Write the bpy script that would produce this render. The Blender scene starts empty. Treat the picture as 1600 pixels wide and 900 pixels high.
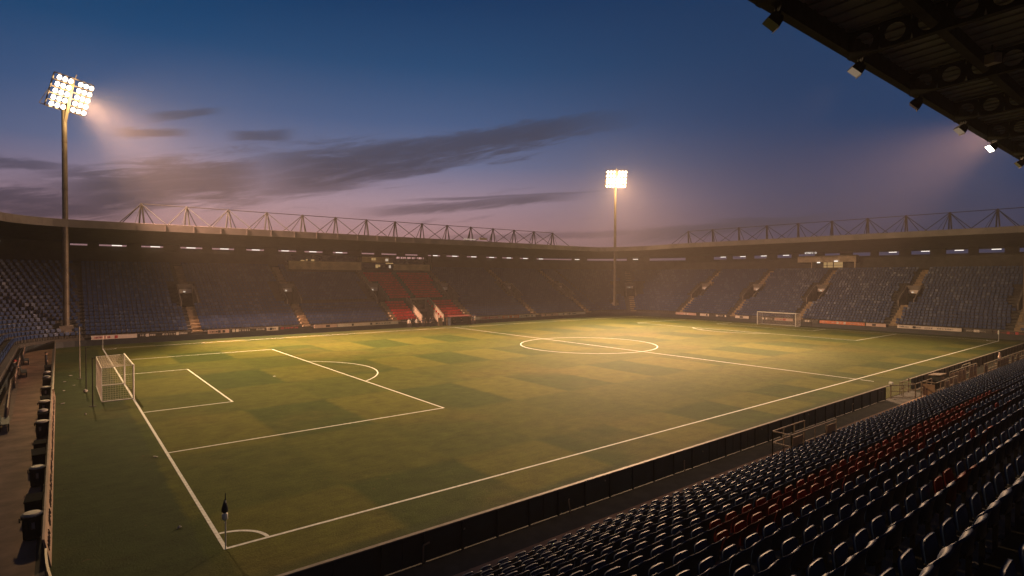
import bpy, math, random
from mathutils import Vector, Matrix
random.seed(11)
scn = bpy.context.scene
COL = scn.collection
R = math.radians
V = Vector

# ------------------------------------------------------------------ helpers
class MB:
    """collects geometry and links it as one mesh object"""
    def __init__(s): s.v = []; s.f = []; s.m = []
    def add(s, vs, fs, mi=0):
        b = len(s.v); s.v.extend([tuple(p) for p in vs])
        for f in fs: s.f.append(tuple(b + i for i in f)); s.m.append(mi)
    def quad(s, a, b, c, d, mi=0): s.add((a, b, c, d), ((0, 1, 2, 3),), mi)
    def box(s, x0, x1, y0, y1, z0, z1, mi=0):
        s.add([(x0,y0,z0),(x1,y0,z0),(x1,y1,z0),(x0,y1,z0),(x0,y0,z1),(x1,y0,z1),(x1,y1,z1),(x0,y1,z1)],
              ((3,2,1,0),(4,5,6,7),(0,1,5,4),(1,2,6,5),(2,3,7,6),(3,0,4,7)), mi)
    def obox(s, c, ux, uy, uz, mi=0):
        c, ux, uy, uz = V(c), V(ux), V(uy), V(uz)
        p = [c-ux-uy-uz, c+ux-uy-uz, c+ux+uy-uz, c-ux+uy-uz, c-ux-uy+uz, c+ux-uy+uz, c+ux+uy+uz, c-ux+uy+uz]
        s.add(p, ((3,2,1,0),(4,5,6,7),(0,1,5,4),(1,2,6,5),(2,3,7,6),(3,0,4,7)), mi)
    def bar(s, a, b, w, h=None, mi=0):
        a, b = V(a), V(b); h = h or w
        d = (b - a); L = d.length; d.normalize()
        up = V((0,0,1)) if abs(d.z) < .95 else V((0,1,0))
        x = d.cross(up).normalized(); y = x.cross(d)
        s.obox((a+b)/2, d*L/2, x*w/2, y*h/2, mi)
    def tube(s, a, b, r, r2=None, n=8, mi=0, caps=True):
        a, b = V(a), V(b); r2 = r if r2 is None else r2
        d = (b-a).normalized(); up = V((0,0,1)) if abs(d.z) < .95 else V((0,1,0))
        x = d.cross(up).normalized(); y = d.cross(x)
        vs = []
        for p, q in ((a, r), (b, r2)):
            for k in range(n):
                t = 2*math.pi*k/n; vs.append(p + x*q*math.cos(t) + y*q*math.sin(t))
        fs = [(k, (k+1) % n, n+(k+1) % n, n+k) for k in range(n)]
        if caps: fs += [tuple(range(n-1, -1, -1)), tuple(range(n, 2*n))]
        s.add(vs, fs, mi)
    def lathe(s, c, prof, n=16, mi=0):
        vs = []
        for r, z in prof:
            for k in range(n):
                t = 2*math.pi*k/n; vs.append((c[0]+r*math.cos(t), c[1]+r*math.sin(t), c[2]+z))
        fs = []
        for j in range(len(prof)-1):
            for k in range(n): fs.append((j*n+k, j*n+(k+1) % n, (j+1)*n+(k+1) % n, (j+1)*n+k))
        fs += [tuple(range(n-1, -1, -1)), tuple(range((len(prof)-1)*n, len(prof)*n))]
        s.add(vs, fs, mi)
    def merge(s, o, M, mi=None):
        b = len(s.v); s.v.extend([tuple(M @ V(p)) for p in o.v])
        for f, m in zip(o.f, o.m): s.f.append(tuple(b+i for i in f)); s.m.append(m if mi is None else mi)
    def mesh(s, name, mats, smooth=False):
        me = bpy.data.meshes.new(name); me.from_pydata(s.v, [], s.f)
        for m in (mats if isinstance(mats, (list, tuple)) else [mats]): me.materials.append(m)
        me.polygons.foreach_set('material_index', s.m)
        if smooth: me.polygons.foreach_set('use_smooth', [True]*len(s.f))
        me.update(); return me
    def build(s, name, mats, parent=None, smooth=False):
        return link(name, s.mesh(name, mats, smooth), parent)

def link(name, me, parent=None):
    o = bpy.data.objects.new(name, me); COL.objects.link(o)
    if parent: o.parent = parent
    return o
def empty(name, loc=(0,0,0), rz=0):
    o = bpy.data.objects.new(name, None); COL.objects.link(o); o.location = loc; o.rotation_euler[2] = rz
    o.empty_display_size = .2; return o
def tag(o, label=None, cat=None, group=None, kind=None):
    if label: o['label'] = label
    if cat: o['category'] = cat
    if group: o['group'] = group
    if kind: o['kind'] = kind
    return o
def copy_tree(o, parent=None):
    c = o.copy(); COL.objects.link(c); c.parent = parent
    for ch in KIDS.get(o.name, ()): copy_tree(ch, c)
    return c
KIDS = {}
def remember(o):
    for c in [x for x in bpy.data.objects if x.parent == o]:
        KIDS.setdefault(o.name, []).append(c); remember(c)
ORD = ['first','second','third','fourth','fifth','sixth','seventh','eighth','ninth','tenth','eleventh','twelfth','thirteenth','fourteenth','fifteenth','sixteenth','seventeenth','eighteenth','nineteenth','twentieth']
def ordinal(n):
    if n <= 20: return ORD[n-1]
    return '%d%s' % (n, 'th' if 10 <= n % 100 <= 20 else {1:'st',2:'nd',3:'rd'}.get(n % 10, 'th'))

# ------------------------------------------------------------------ materials
class NT:
    def __init__(s, nt): s.nt = nt
    def n(s, t, **k):
        x = s.nt.nodes.new(t)
        for a, b in k.items(): setattr(x, a, b)
        return x
    def l(s, a, b): s.nt.links.new(a, b)
    def val(s, x, sock):
        if hasattr(x, 'is_output'): s.l(x, sock)
        else: sock.default_value = x
    def m(s, op, a, b=0.0, c=0.0, clamp=False):
        x = s.n('ShaderNodeMath', operation=op, use_clamp=clamp)
        s.val(a, x.inputs[0]); s.val(b, x.inputs[1]); s.val(c, x.inputs[2]); return x.outputs[0]
    def sstep(s, x, a, b, lo=0.0, hi=1.0):
        q = s.n('ShaderNodeMapRange', interpolation_type='SMOOTHSTEP')
        s.val(x, q.inputs[0]); q.inputs[1].default_value = a; q.inputs[2].default_value = b
        q.inputs[3].default_value = lo; q.inputs[4].default_value = hi; return q.outputs[0]
    def mix(s, f, a, b, mode='MIX'):
        q = s.n('ShaderNodeMix', data_type='RGBA', blend_type=mode)
        s.val(f, q.inputs[0])
        for x, i in ((a, 6), (b, 7)):
            if hasattr(x, 'is_output'): s.l(x, q.inputs[i])
            else: q.inputs[i].default_value = (*x[:3], 1)
        return q.outputs[2]
    def noise(s, vec, scale, detail=4, rough=.55, dist=0):
        q = s.n('ShaderNodeTexNoise'); s.l(vec, q.inputs['Vector'])
        q.inputs['Scale'].default_value = scale; q.inputs['Detail'].default_value = detail
        q.inputs['Roughness'].default_value = rough; q.inputs['Distortion'].default_value = dist
        return q.outputs['Fac']

def mat(name, col, rough=.6, metal=0, spec=.5, var=.25, scale=3.0, bump=0, bscale=40, col2=None, emit=None, est=0):
    m = bpy.data.materials.new(name); m.use_nodes = True
    t = NT(m.node_tree); p = m.node_tree.nodes['Principled BSDF']
    geo = t.n('ShaderNodeNewGeometry').outputs['Position']
    nz = t.noise(geo, scale, 5, .6)
    c2 = col2 or tuple(c*(1-var) for c in col)
    c1 = tuple(min(1, c*(1+var*.6)) for c in col) if not col2 else col
    f = t.sstep(nz, .32, .68)
    t.l(t.mix(f, c2, c1), p.inputs['Base Color'])
    p.inputs['Roughness'].default_value = rough; p.inputs['Metallic'].default_value = metal
    p.inputs['Specular IOR Level'].default_value = spec
    if bump:
        b = t.n('ShaderNodeBump'); b.inputs['Strength'].default_value = bump; b.inputs['Distance'].default_value = .02
        t.l(t.noise(geo, bscale, 3), b.inputs['Height']); t.l(b.outputs[0], p.inputs['Normal'])
    if emit:
        p.inputs['Emission Color'].default_value = (*emit, 1); p.inputs['Emission Strength'].default_value = est
        m.cycles.emission_sampling = 'NONE' if est < 3 or est > 15 else 'AUTO'
    return m

M = {}
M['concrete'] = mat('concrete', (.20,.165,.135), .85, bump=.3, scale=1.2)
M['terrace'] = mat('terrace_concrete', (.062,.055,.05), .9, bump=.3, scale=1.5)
M['walk'] = mat('walkway_paving', (.34,.20,.13), .85, bump=.4, bscale=25, scale=.8, var=.35)
M['wall_strip'] = mat('dark_strip', (.055,.048,.04), .9, bump=.4, scale=1.6)
M['slab'] = mat('pale_slab', (.30,.20,.14), .8, scale=2)
M['stairs'] = mat('tan_stairs', (.27,.19,.11), .8, scale=1.4, var=.35)
M['fascia'] = mat('fascia_cladding', (.15,.125,.115), .55, scale=.35, var=.25)
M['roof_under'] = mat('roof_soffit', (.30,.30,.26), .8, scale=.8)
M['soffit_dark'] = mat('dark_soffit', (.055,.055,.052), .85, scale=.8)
M['roof_top'] = mat('roof_sheet', (.12,.12,.125), .6)
M['steel'] = mat('dark_steel', (.03,.03,.03), .8, spec=.2)
M['galv'] = mat('galvanised_steel', (.38,.33,.28), .45, metal=.5, scale=2)
M['rail'] = mat('railing_steel', (.21,.155,.12), .5, metal=.3, scale=3)
M['pole'] = mat('tower_pole_paint', (.16,.125,.09), .5, metal=.2, scale=.7)
M['backwall'] = mat('back_wall', (.06,.054,.05), .8, scale=.6)
M['beige'] = mat('beige_cladding', (.48,.37,.27), .6, scale=.8)
M['darkwall'] = mat('dark_hoarding', (.011,.017,.023), .6, scale=1.1, var=.35)
M['coping'] = mat('coping_metal', (.20,.165,.14), .65)
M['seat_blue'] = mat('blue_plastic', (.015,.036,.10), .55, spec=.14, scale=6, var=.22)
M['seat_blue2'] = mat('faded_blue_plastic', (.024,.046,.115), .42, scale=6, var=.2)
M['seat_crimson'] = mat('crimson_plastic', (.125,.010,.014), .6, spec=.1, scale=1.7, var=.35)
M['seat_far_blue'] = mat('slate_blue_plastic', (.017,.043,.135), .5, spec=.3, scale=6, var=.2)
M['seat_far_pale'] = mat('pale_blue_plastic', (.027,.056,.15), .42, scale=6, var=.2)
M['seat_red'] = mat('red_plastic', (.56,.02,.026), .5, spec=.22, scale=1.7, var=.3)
M['white'] = mat('white_paint', (.78,.76,.72), .5, var=.08)
M['net'] = mat('net_cord', (.72,.62,.5), .8, var=.1)
M['line'] = mat('line_marking', (.78,.78,.74), .9, scale=6, var=.2)
M['black'] = mat('black_plastic', (.012,.012,.014), .9, spec=.05)
M['bin'] = mat('black_bin_plastic', (.012,.016,.022), .8, spec=.1)
M['lid'] = mat('pale_lid', (.34,.30,.26), .6)
M['navy'] = mat('navy_cloth', (.012,.016,.028), .9)
M['dark_cloth'] = mat('dark_cloth', (.02,.018,.018), .9)
M['pale_cloth'] = mat('pale_cloth', (.45,.42,.38), .9)
M['skin'] = mat('skin', (.42,.25,.17), .6, var=.1)
M['hair'] = mat('hair', (.03,.02,.015), .8)
M['redcap'] = mat('red_cloth', (.3,.03,.03), .8)
M['board_white'] = mat('white_board', (.68,.58,.50), .5, scale=.6, var=.15)
M['board_pink'] = mat('rose_board', (.55,.36,.30), .5, scale=.6, var=.2)
M['board_orange'] = mat('orange_board', (.62,.15,.05), .5, scale=.6, var=.2)
M['board_dark'] = mat('dark_board', (.03,.025,.024), .5, scale=.6)
M['board_red'] = mat('red_board', (.38,.06,.05), .5, scale=.6)
M['canopy'] = mat('canopy_cloth', (.16,.03,.03), .8)
M['tunnel_wall'] = mat('tunnel_wall', (.26,.20,.15), .8)
M['board_rail'] = mat('faded_board', (.30,.20,.155), .7, scale=.8)
M['ink'] = mat('dark_lettering', (.04,.03,.035), .6)
M['ink_white'] = mat('pale_lettering', (.7,.62,.55), .6)
M['ink_red'] = mat('red_lettering', (.45,.05,.06), .6)
M['orange'] = mat('orange_cone', (.55,.18,.06), .5)
M['wood'] = mat('timber_panel', (.22,.13,.085), .8, scale=2)
M['glass'] = mat('dark_glass', (.015,.018,.02), .12)
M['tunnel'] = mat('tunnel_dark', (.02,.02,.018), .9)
def emitter(name, col, strength, sample='NONE'):
    m = bpy.data.materials.new(name); m.use_nodes = True; nt = m.node_tree
    nt.nodes.remove(nt.nodes['Principled BSDF'])
    e = nt.nodes.new('ShaderNodeEmission'); e.inputs[0].default_value = (*col, 1); e.inputs[1].default_value = strength
    nt.links.new(e.outputs[0], nt.nodes['Material Output'].inputs[0]); m.cycles.emission_sampling = sample
    return m
M['lamp_on'] = emitter('lit_lamp', (1, .86, .68), 14)
M['lens_catchlight'] = emitter('painted_lens_catchlight', (1, .74, .5), .22)  # faint emission paints the warm light other lamps throw on this lens
M['strip'] = emitter('fluorescent_tube', (1, .9, .8), 1.6)
M['win_lit'] = emitter('lit_window', (1, .62, .25), .38)
M['win_pale'] = emitter('lit_window_pale', (1, .8, .6), .55)
M['sign_lit'] = emitter('lit_sign', (1, .55, .5), .8)
M['sign_white'] = emitter('lit_sign_white', (1, .9, .8), 1.4)
M['exit_lit'] = emitter('lit_exit', (1, .85, .65), .9)

# grass
def grass_mat():
    m = bpy.data.materials.new('pitch_grass'); m.use_nodes = True
    t = NT(m.node_tree); p = m.node_tree.nodes['Principled BSDF']
    geo = t.n('ShaderNodeNewGeometry').outputs['Position']
    sep = t.n('ShaderNodeSeparateXYZ'); t.l(geo, sep.inputs[0])
    wob = t.m('MULTIPLY', t.m('SUBTRACT', t.noise(geo, .9, 3), .5), .32)
    X = t.m('ADD', sep.outputs[0], wob); Y = t.m('ADD', sep.outputs[1], wob)
    def stripe(c, per, off):
        a = t.m('SINE', t.m('MULTIPLY', t.m('ADD', c, off), 2*math.pi/per))
        return t.sstep(a, -.16, .16)
    sx = stripe(X, 11.0, 0.0)
    sy = stripe(Y, 17.5, -3.2)
    # checker mown squares plus a fainter one-way stripe
    chk = t.m('ABSOLUTE', t.m('SUBTRACT', sx, sy))
    inside = t.m('MULTIPLY', t.m('MULTIPLY', t.sstep(X, -.75, -.45), t.sstep(X, 104.3, 104.0)),
                 t.m('MULTIPLY', t.sstep(Y, -2.6, -2.0), t.sstep(Y, 68.3, 67.7)))
    f = t.m('ADD', t.m('ADD', t.m('MULTIPLY', chk, .52), t.m('MULTIPLY', sx, .34)), .12)
    big = t.noise(geo, .07, 4, .6)
    med = t.noise(geo, .9, 6, .65)
    fine = t.noise(geo, 14, 4, .7)
    mp = t.n('ShaderNodeMapping'); t.l(geo, mp.inputs[0]); mp.inputs['Scale'].default_value = (.6, 3.2, 1)
    strk = t.noise(mp.outputs[0], 1.3, 5, .7)
    dark = (.034,.055,.009); lite = (.088,.092,.014)
    c = t.mix(f, dark, lite)
    c = t.mix(inside, (.032,.048,.014), c)
    worn = t.m('MULTIPLY', t.sstep(big, .48, .68), .55)
    c = t.mix(worn, c, (.102,.086,.018))
    g = t.m('ADD', t.m('ADD', t.m('MULTIPLY', t.m('SUBTRACT', med, .5), 1.15), t.m('MULTIPLY', t.m('SUBTRACT', fine, .5), 1.5)), t.m('MULTIPLY', t.m('SUBTRACT', strk, .5), .8))
    g = t.m('ADD', g, 1.0)
    gc = t.n('ShaderNodeCombineColor'); 
    for i in range(3): t.l(g, gc.inputs[i])
    c = t.mix(1.0, c, gc.outputs[0], 'MULTIPLY')
    # bare soil scuffs in the goal mouth and small divots
    div = t.sstep(t.noise(geo, 2.3, 2, .5), .70, .76)
    c = t.mix(t.m('MULTIPLY', div, .45), c, (.10,.07,.035))
    t.l(c, p.inputs['Base Color'])
    p.inputs['Roughness'].default_value = .9; p.inputs['Specular IOR Level'].default_value = .12
    b = t.n('ShaderNodeBump'); b.inputs['Strength'].default_value = .55; b.inputs['Distance'].default_value = .04
    t.l(t.m('ADD', fine, t.m('MULTIPLY', med, 1.5)), b.inputs['Height']); t.l(b.outputs[0], p.inputs['Normal'])
    return m
M['grass'] = grass_mat()

# ------------------------------------------------------------------ camera
CAM = V((-4.2591, -20.5030, 9.0077))
YAW, PIT, ROLL, FPX = 0.673757, 0.017685, 0.003551, 887.715
Fv = V((math.sin(YAW)*math.cos(PIT), math.cos(YAW)*math.cos(PIT), -math.sin(PIT)))
Rv = V((math.cos(YAW), -math.sin(YAW), 0)); Uv = Rv.cross(Fv)
Rv, Uv = Rv*math.cos(ROLL)+Uv*math.sin(ROLL), Uv*math.cos(ROLL)-Rv*math.sin(ROLL)
cd = bpy.data.cameras.new('camera'); cam = bpy.data.objects.new('camera', cd); COL.objects.link(cam)
cam.matrix_world = Matrix(((Rv.x, Uv.x, -Fv.x, CAM.x), (Rv.y, Uv.y, -Fv.y, CAM.y), (Rv.z, Uv.z, -Fv.z, CAM.z), (0,0,0,1)))
cd.sensor_width = 36; cd.lens = FPX/1600*36; cd.clip_start = .1; cd.clip_end = 4000
scn.camera = cam
def proj(p):
    d = V(p)-CAM; z = d.dot(Fv)
    if z <= .1: return None
    return 800+FPX*d.dot(Rv)/z, 450-FPX*d.dot(Uv)/z, z
def in_view(p, mg=8):
    q = proj(p)
    return q is not None and -mg < q[0] < 1600+mg and -mg < q[1] < 900+mg

# ------------------------------------------------------------------ ground, pitch
L, W = 103.69, 66.39
YF, XR, XL = 71.2, 107.2, -7.5           # fronts of the far, end and left stands
m = MB(); m.quad((-450,-450,-.02),(550,-450,-.02),(550,550,-.02),(-450,550,-.02)); tag(m.build('ground', M['terrace']), kind='structure')
m = MB()
NX = 40
m.quad((-4.6,-4.75,0),(XR-.1,-4.75,0),(XR-.1,YF-.06,0),(-4.6,YF-.06,0)); tag(m.build('grass_pitch', M['grass']), kind='structure')
m = MB(); m.quad((-4.9,-6.1,.004),(XR+6,-6.1,.004),(XR+6,-4.9,.004),(-4.9,-4.9,.004)); tag(m.build('dark_strip', M['wall_strip']), kind='structure')  # darker strip of ground along the foot of the near wall
m = MB(); m.quad((-20,-7.85,0),(XR+6,-7.85,0),(XR+6,-6.1,0),(-20,-6.1,0)); tag(m.build('walkway', M['walk']), kind='structure')
m = MB(); m.quad((XL,-6.1,.002),(-4.9,-6.1,.002),(-4.9,YF,.002),(XL,YF,.002)); tag(m.build('side_walkway', M['walk']), kind='structure')
m = MB(); m.add([(-7.45,26.5,.012),(-6.6,26.5,.012),(-6.95,42,.012),(-7.45,42,.012)], [(0,1,2,3)])
tag(m.build('paving_patch', M['slab']), kind='structure')
# painted lines
m = MB(); lw = .13; z = .006
def hline(x0, x1, y): m.quad((x0,y-lw/2,z),(x1,y-lw/2,z),(x1,y+lw/2,z),(x0,y+lw/2,z))
def vline(x, y0, y1): m.quad((x-lw/2,y0,z),(x+lw/2,y0,z),(x+lw/2,y1,z),(x-lw/2,y1,z))
H = W/2; e = lw/2
hline(-e, L+e, 0); hline(-e, L+e, W); vline(0, e, W-e); vline(L, e, W-e); vline(L/2, -1.4, -e-.25); vline(L/2, e, W-e)
for s, x0 in ((1, 0), (-1, L)):
    for d, h in ((16.5, 20.16), (5.5, 9.16)):
        vline(x0+s*d, H-h-e, H+h+e)
        a, b = sorted((x0+s*e, x0+s*(d-e)))
        hline(a, b, H-h); hline(a, b, H+h)
def arc(cx, cy, r, a0, a1, n=64):
    for k in range(n):
        t0 = a0+(a1-a0)*k/n; t1 = a0+(a1-a0)*(k+1)/n
        m.quad(*[(cx+q*math.cos(t), cy+q*math.sin(t), z) for q, t in ((r-e,t0),(r+e,t0),(r+e,t1),(r-e,t1))])
arc(L/2, H, 9.15, 0, 2*math.pi)
al = math.acos(5.5/9.15)-.012
arc(11, H, 9.15, -al, al); arc(L-11, H, 9.15, math.pi-al, math.pi+al)
for cx, cy, a in ((0,0,0),(L,0,math.pi/2),(L,W,math.pi),(0,W,-math.pi/2)): arc(cx, cy, 1.35, a+.06, a+math.pi/2-.06, 14)
for cx in (11, L-11): m.lathe((cx, H, z), [(.12,0),(.12,.001)], 12)
m.lathe((L/2, H, z+.003), [(.14,0),(.14,.001)], 12)
tag(m.build('pitch_markings', M['line']), kind='structure')

# ------------------------------------------------------------------ goals
def make_goal(label):
    g = empty('football_goal'); tag(g, label, 'goal', 'football goals')
    hw, h, dp, r = 3.66+.06, 2.44+.06, 1.9, .06
    f = MB()
    f.tube((0,-hw,0),(0,-hw,h), r, n=10); f.tube((0,hw,0),(0,hw,h), r, n=10); f.build('post', M['white'], g, True) if False else None
    for s in (-1, 1):
        f = MB(); f.tube((0,s*hw,0),(0,s*hw,h+r), r, n=10); f.build('post', M['white'], g)
    f = MB(); f.tube((0,-hw+r,h),(0,hw-r,h), r, n=10); f.build('crossbar', M['white'], g)
    f = MB(); q = .035
    f.tube((-dp,-hw,.04),(-dp,hw,.04), q, n=6); 
    for s in (-1, 1):
        f.tube((-.06,s*hw,.04),(-dp+.03,s*hw,.04), q, n=6); f.tube((-dp,s*hw,.08),(-dp,s*hw,h-.05), .02, n=6)
        f.tube((-.06,s*hw,h),(-dp,s*hw,h-.05), .018, n=6)
    f.tube((-dp,-hw,h-.05),(-dp,hw,h-.05), .018, n=6)
    f.build('rear_frame', M['white'], g)
    n = MB(); st = .155; w = .0085
    def sag(y): return .16*max(0, 1-(y/hw)**2)
    ys = [-hw+st*k for k in range(int(2*hw/st)+1)]
    for y in ys:
        b = -dp-.0
        n.bar((b,y,.06),(b+.12*sag(y)/.16,y,1.2), w); n.bar((b+.12*sag(y)/.16,y,1.2),(b,y,h-.08-sag(y)*.4), w)
        n.bar((b,y,h-.08-sag(y)*.4),(b/2,y,h-.03-sag(y)), w); n.bar((b/2,y,h-.03-sag(y)),(-.05,y,h-.03), w)
    for k in range(1, 16):
        zz = st*k
        for a, c in zip(ys[:-1:3], ys[3::3]):
            xb = lambda y: -dp+.12*sag(y)/.16*(1-abs(zz-1.2)/1.2)
            n.bar((xb(a),a,zz),(xb(c),c,zz), w)
        for s in (-1, 1): n.bar((-.06,s*hw,zz),(-dp,s*hw,zz), w)
    for k in range(1, 12):
        x = -st*k
        for a, c in zip(ys[:-1:3], ys[3::3]):
            zt = lambda y: h-.03-sag(y)*(1-abs(x+dp/2)/(dp/2)*.7)
            n.bar((x,a,zt(a)),(x,c,zt(c)), w)
        for s in (-1, 1): n.bar((x,s*hw,.05),(x,s*hw,h-.03), w)
    n.build('net', M['net'], g)
    return g
g = make_goal('white football goal with box net nearest the viewer on the left'); g.location = (0, H, 0)
g2 = make_goal('small distant white football goal before the end stand'); g2.location = (L, H, 0); g2.rotation_euler[2] = math.pi
# net support poles standing behind the near goal
for (x, y, h, lb) in ((-2.85,42.1,4.6,'tall slim pole behind the near goal, farthest of three'), (-2.63,34.9,3.5,'dark slim pole behind the near goal, middle of three'), (-2.47,28.3,3.4,'slim dark pole behind the near goal, nearest of three')):
    t = empty('net_pole', (x,y,0)); tag(t, lb, 'pole', 'poles behind the near goal')
    f = MB(); f.tube((0,0,.04),(0,0,h), .04, .03, n=8); f.build('shaft', M['steel'] if x > -2.8 else M['galv'], t)
    f = MB(); f.lathe((0,0,0), [(.22,.0),(.22,.03),(.07,.05)], 12); f.build('base', M['steel'], t)
    f = MB(); f.tube((0,0,h-.1),(.22,0,h), .02, n=6); f.build('hook', M['steel'], t)

# ------------------------------------------------------------------ corner flags
def flag(loc, rz, cloth, label, furl=True):
    t = empty('corner_flag', loc, rz); tag(t, label, 'corner flag', 'corner flags')
    f = MB(); f.tube((0,0,0),(0,0,1.62), .022, n=8); f.build('staff', M['white'], t)
    f = MB()
    if furl:
        prof = [(.025,1.62),(.06,1.5),(.10,1.36),(.11,1.26),(.06,1.2)]
        f.lathe((.03,0,0), prof, 10)
        fl = f.build('flag_cloth', cloth, t, True)
        f = MB(); f.lathe((.03,0,0), [(.055,1.19),(.095,1.16),(.10,1.0),(.05,.94)], 10); f.build('flag_hem', M['white'], fl, True)
        f = MB(); f.tube((0,0,1.62),(0,0,1.86), .025, .008, n=8); f.build('tip', M['navy'], t)
    else:
        n = 6
        for k in range(n):
            x0, x1 = .42*k/n, .42*(k+1)/n
            d = lambda x: .05*math.sin(x*14)
            z0, z1 = 1.62-.12*x0, 1.62-.12*x1
            f.add([(x0,d(x0),z0-.42+.2*x0),(x1,d(x1),z1-.42+.2*x1),(x1,d(x1),z1),(x0,d(x0),z0),
                   (x0,d(x0)+.008,z0-.42+.2*x0),(x1,d(x1)+.008,z1-.42+.2*x1),(x1,d(x1)+.008,z1),(x0,d(x0)+.008,z0)],
                  ((0,1,2,3),(7,6,5,4),(3,2,6,7),(1,0,4,5)))
        f.build('flag_cloth', cloth, t)
    return t
flag((0,0,0), 2.0, M['navy'], 'corner flag with dark blue furled cloth at the nearest pitch corner')
flag((0,W,0), .3, M['board_pink'], 'corner flag with pinkish cloth at the far left pitch corner', False)
flag((L,0,0), 1.6, M['white'], 'thin white corner flag at the right end of the near touchline', True)

# ------------------------------------------------------------------ seats
def seat_parts():
    """back, pan and bracket of a tip-up seat facing +y, tread at z=0"""
    back = MB(); nu, nv = 10, 7
    def bp(u, v, off):
        rnd = .055*abs(u)**6
        zt = .85-rnd
        zz = .40+(zt-.40)*v
        y = -.10*v**1.5+.062*abs(u)**2.5+.02*math.sin(v*3)
        lip = max(0, v-.86)/.14
        y -= .035*lip**2
        return V((u*.318*(1-.10*(1-v)), y-off, zz - .018*lip*(1 if off else 0)))
    for off, flip in ((0, False), (.022, True)):
        vs = [bp(-1+2*i/nu, j/nv, off) for j in range(nv+1) for i in range(nu+1)]
        fs = [(j*(nu+1)+i, j*(nu+1)+i+1, (j+1)*(nu+1)+i+1, (j+1)*(nu+1)+i) for j in range(nv) for i in range(nu)]
        if not flip: fs = [f[::-1] for f in fs]
        back.add(vs, fs)
    N = (nu+1)*(nv+1); rim = []
    ring = [i for i in range(nu+1)]+[(j+1)*(nu+1)-1 for j in range(1, nv+1)]+[nv*(nu+1)+i for i in range(nu-1, -1, -1)]+[j*(nu+1) for j in range(nv-1, 0, -1)]
    fs = [(a, b, b+N, a+N) for a, b in zip(ring, ring[1:]+ring[:1])]
    b0 = 0
    for f in fs: back.f.append(tuple(f)); back.m.append(0)
    pan = MB(); nu, nv = 6, 5
    def pp(u, v, off):
        return V((u*.215*(1-.12*abs(2*v-1)**4), .17+.045*v-.03*(1-u*u)*math.sin(v*3.1)+off, +.40+.31*v-.02*abs(u)**4*v))
    for off, flip in ((0, True), (.035, False)):
        vs = [pp(-1+2*i/nu, j/nv, off) for j in range(nv+1) for i in range(nu+1)]
        fs = [(j*(nu+1)+i, j*(nu+1)+i+1, (j+1)*(nu+1)+i+1, (j+1)*(nu+1)+i) for j in range(nv) for i in range(nu)]
        if not flip: fs = [f[::-1] for f in fs]
        pan.add(vs, fs)
    N = (nu+1)*(nv+1)
    ring = [i for i in range(nu+1)]+[(j+1)*(nu+1)-1 for j in range(1, nv+1)]+[nv*(nu+1)+i for i in range(nu-1, -1, -1)]+[j*(nu+1) for j in range(nv-1, 0, -1)]
    for a, b in zip(ring, ring[1:]+ring[:1]): pan.f.append((a, b, b+N, a+N)); pan.m.append(0)
    br = MB()
    br.box(-.03,.03,-.02,.03,.004,.43); br.box(-.22,.22,-.01,.05,.40,.44); br.box(-.10,.10,-.06,.10,.004,.02)
    for s in (-1, 1): br.box(s*.24-.015,s*.24+.015,.02,.20,.40,.47)
    return back, pan, br
BK, PN, BR = seat_parts()
seat_me = {}
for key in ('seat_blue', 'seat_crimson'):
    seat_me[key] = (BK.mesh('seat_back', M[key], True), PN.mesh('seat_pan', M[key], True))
br_me = BR.mesh('bracket', M['steel'])
FULL = MB(); FULL.merge(BK, Matrix(), 0); FULL.merge(PN, Matrix(), 0); FULL.merge(BR, Matrix(), 2)
SP, RD, RH, Y0 = .65, .925, .452, -7.6
NROW = 17
seats = []
for i in range(NROW):
    y = Y0-RD*i; z = RH*i
    for k in range(-14, 172):
        x = .1+SP*k
        if i < 3 and 22.9 < x < 30 and False: continue
        red = False
        if i == 7 and 6.4 < x < 29.5: red = True
        if i == 8 and 4.9 < x < 21.5: red = True
        if i == 9 and int(x*7) % 11 == 3 and x > 6: red = True
        if i == 11 and 6.6 < x < 8.4: red = True
        if i == 10 and 13.2 < x < 13.9: red = True
        seats.append((i, x + random.uniform(-.012,.012), y + random.uniform(-.012,.012), z, red, random.uniform(-.03,.03)))
vis = [s for s in seats if in_view((s[1], s[2], s[3]+.78), 0)]
vis.sort(key=lambda s: (V((s[1],s[2],s[3]+.8))-CAM).length)
chosen = vis[:300]; cset = set(chosen)
# place of each visible seat counted from the left edge of the picture, row by row
rank = {}
for i in range(NROW):
    row = sorted([s for s in vis if s[0] == i], key=lambda s: proj((s[1],s[2],s[3]+.8))[0])
    for n, s in enumerate(row): rank[s] = n+1
for s in chosen:
    i, x, y, z, red, rz = s
    t = empty('stadium_seat', (x, y, z), rz); key = 'seat_crimson' if red else 'seat_blue'
    tag(t, '%s plastic seat, %s from the left in %s row of near stand' % ('red' if red else 'dark blue', ordinal(rank[s]), ordinal(i+1)),
        'seat', 'red seats of the near stand' if red else 'blue seats of the near stand')
    b = link('seat_back', seat_me[key][0], t); p = link('seat_pan', seat_me[key][1], t); link('bracket', br_me, t)
    p.rotation_euler[0] = random.uniform(-.03,.02)
m = MB()
for s in seats:
    if s in cset: continue
    i, x, y, z, red, rz = s
    Mx = Matrix.Translation((x,y,z)) @ Matrix.Rotation(rz, 4, 'Z')
    b = len(m.v); m.v.extend([tuple(Mx @ V(p)) for p in FULL.v]); c = 1 if red else 0
    for f, mi in zip(FULL.f, FULL.m): m.f.append(tuple(b+k for k in f)); m.m.append(2 if mi == 2 else c)
o = m.build('seat_rows', [M['seat_blue'], M['seat_crimson'], M['steel']], None, True)
tag(o, 'rows of smaller dark blue and red tip-up seats filling the rest of the near stand', 'seats', kind='stuff')

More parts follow.
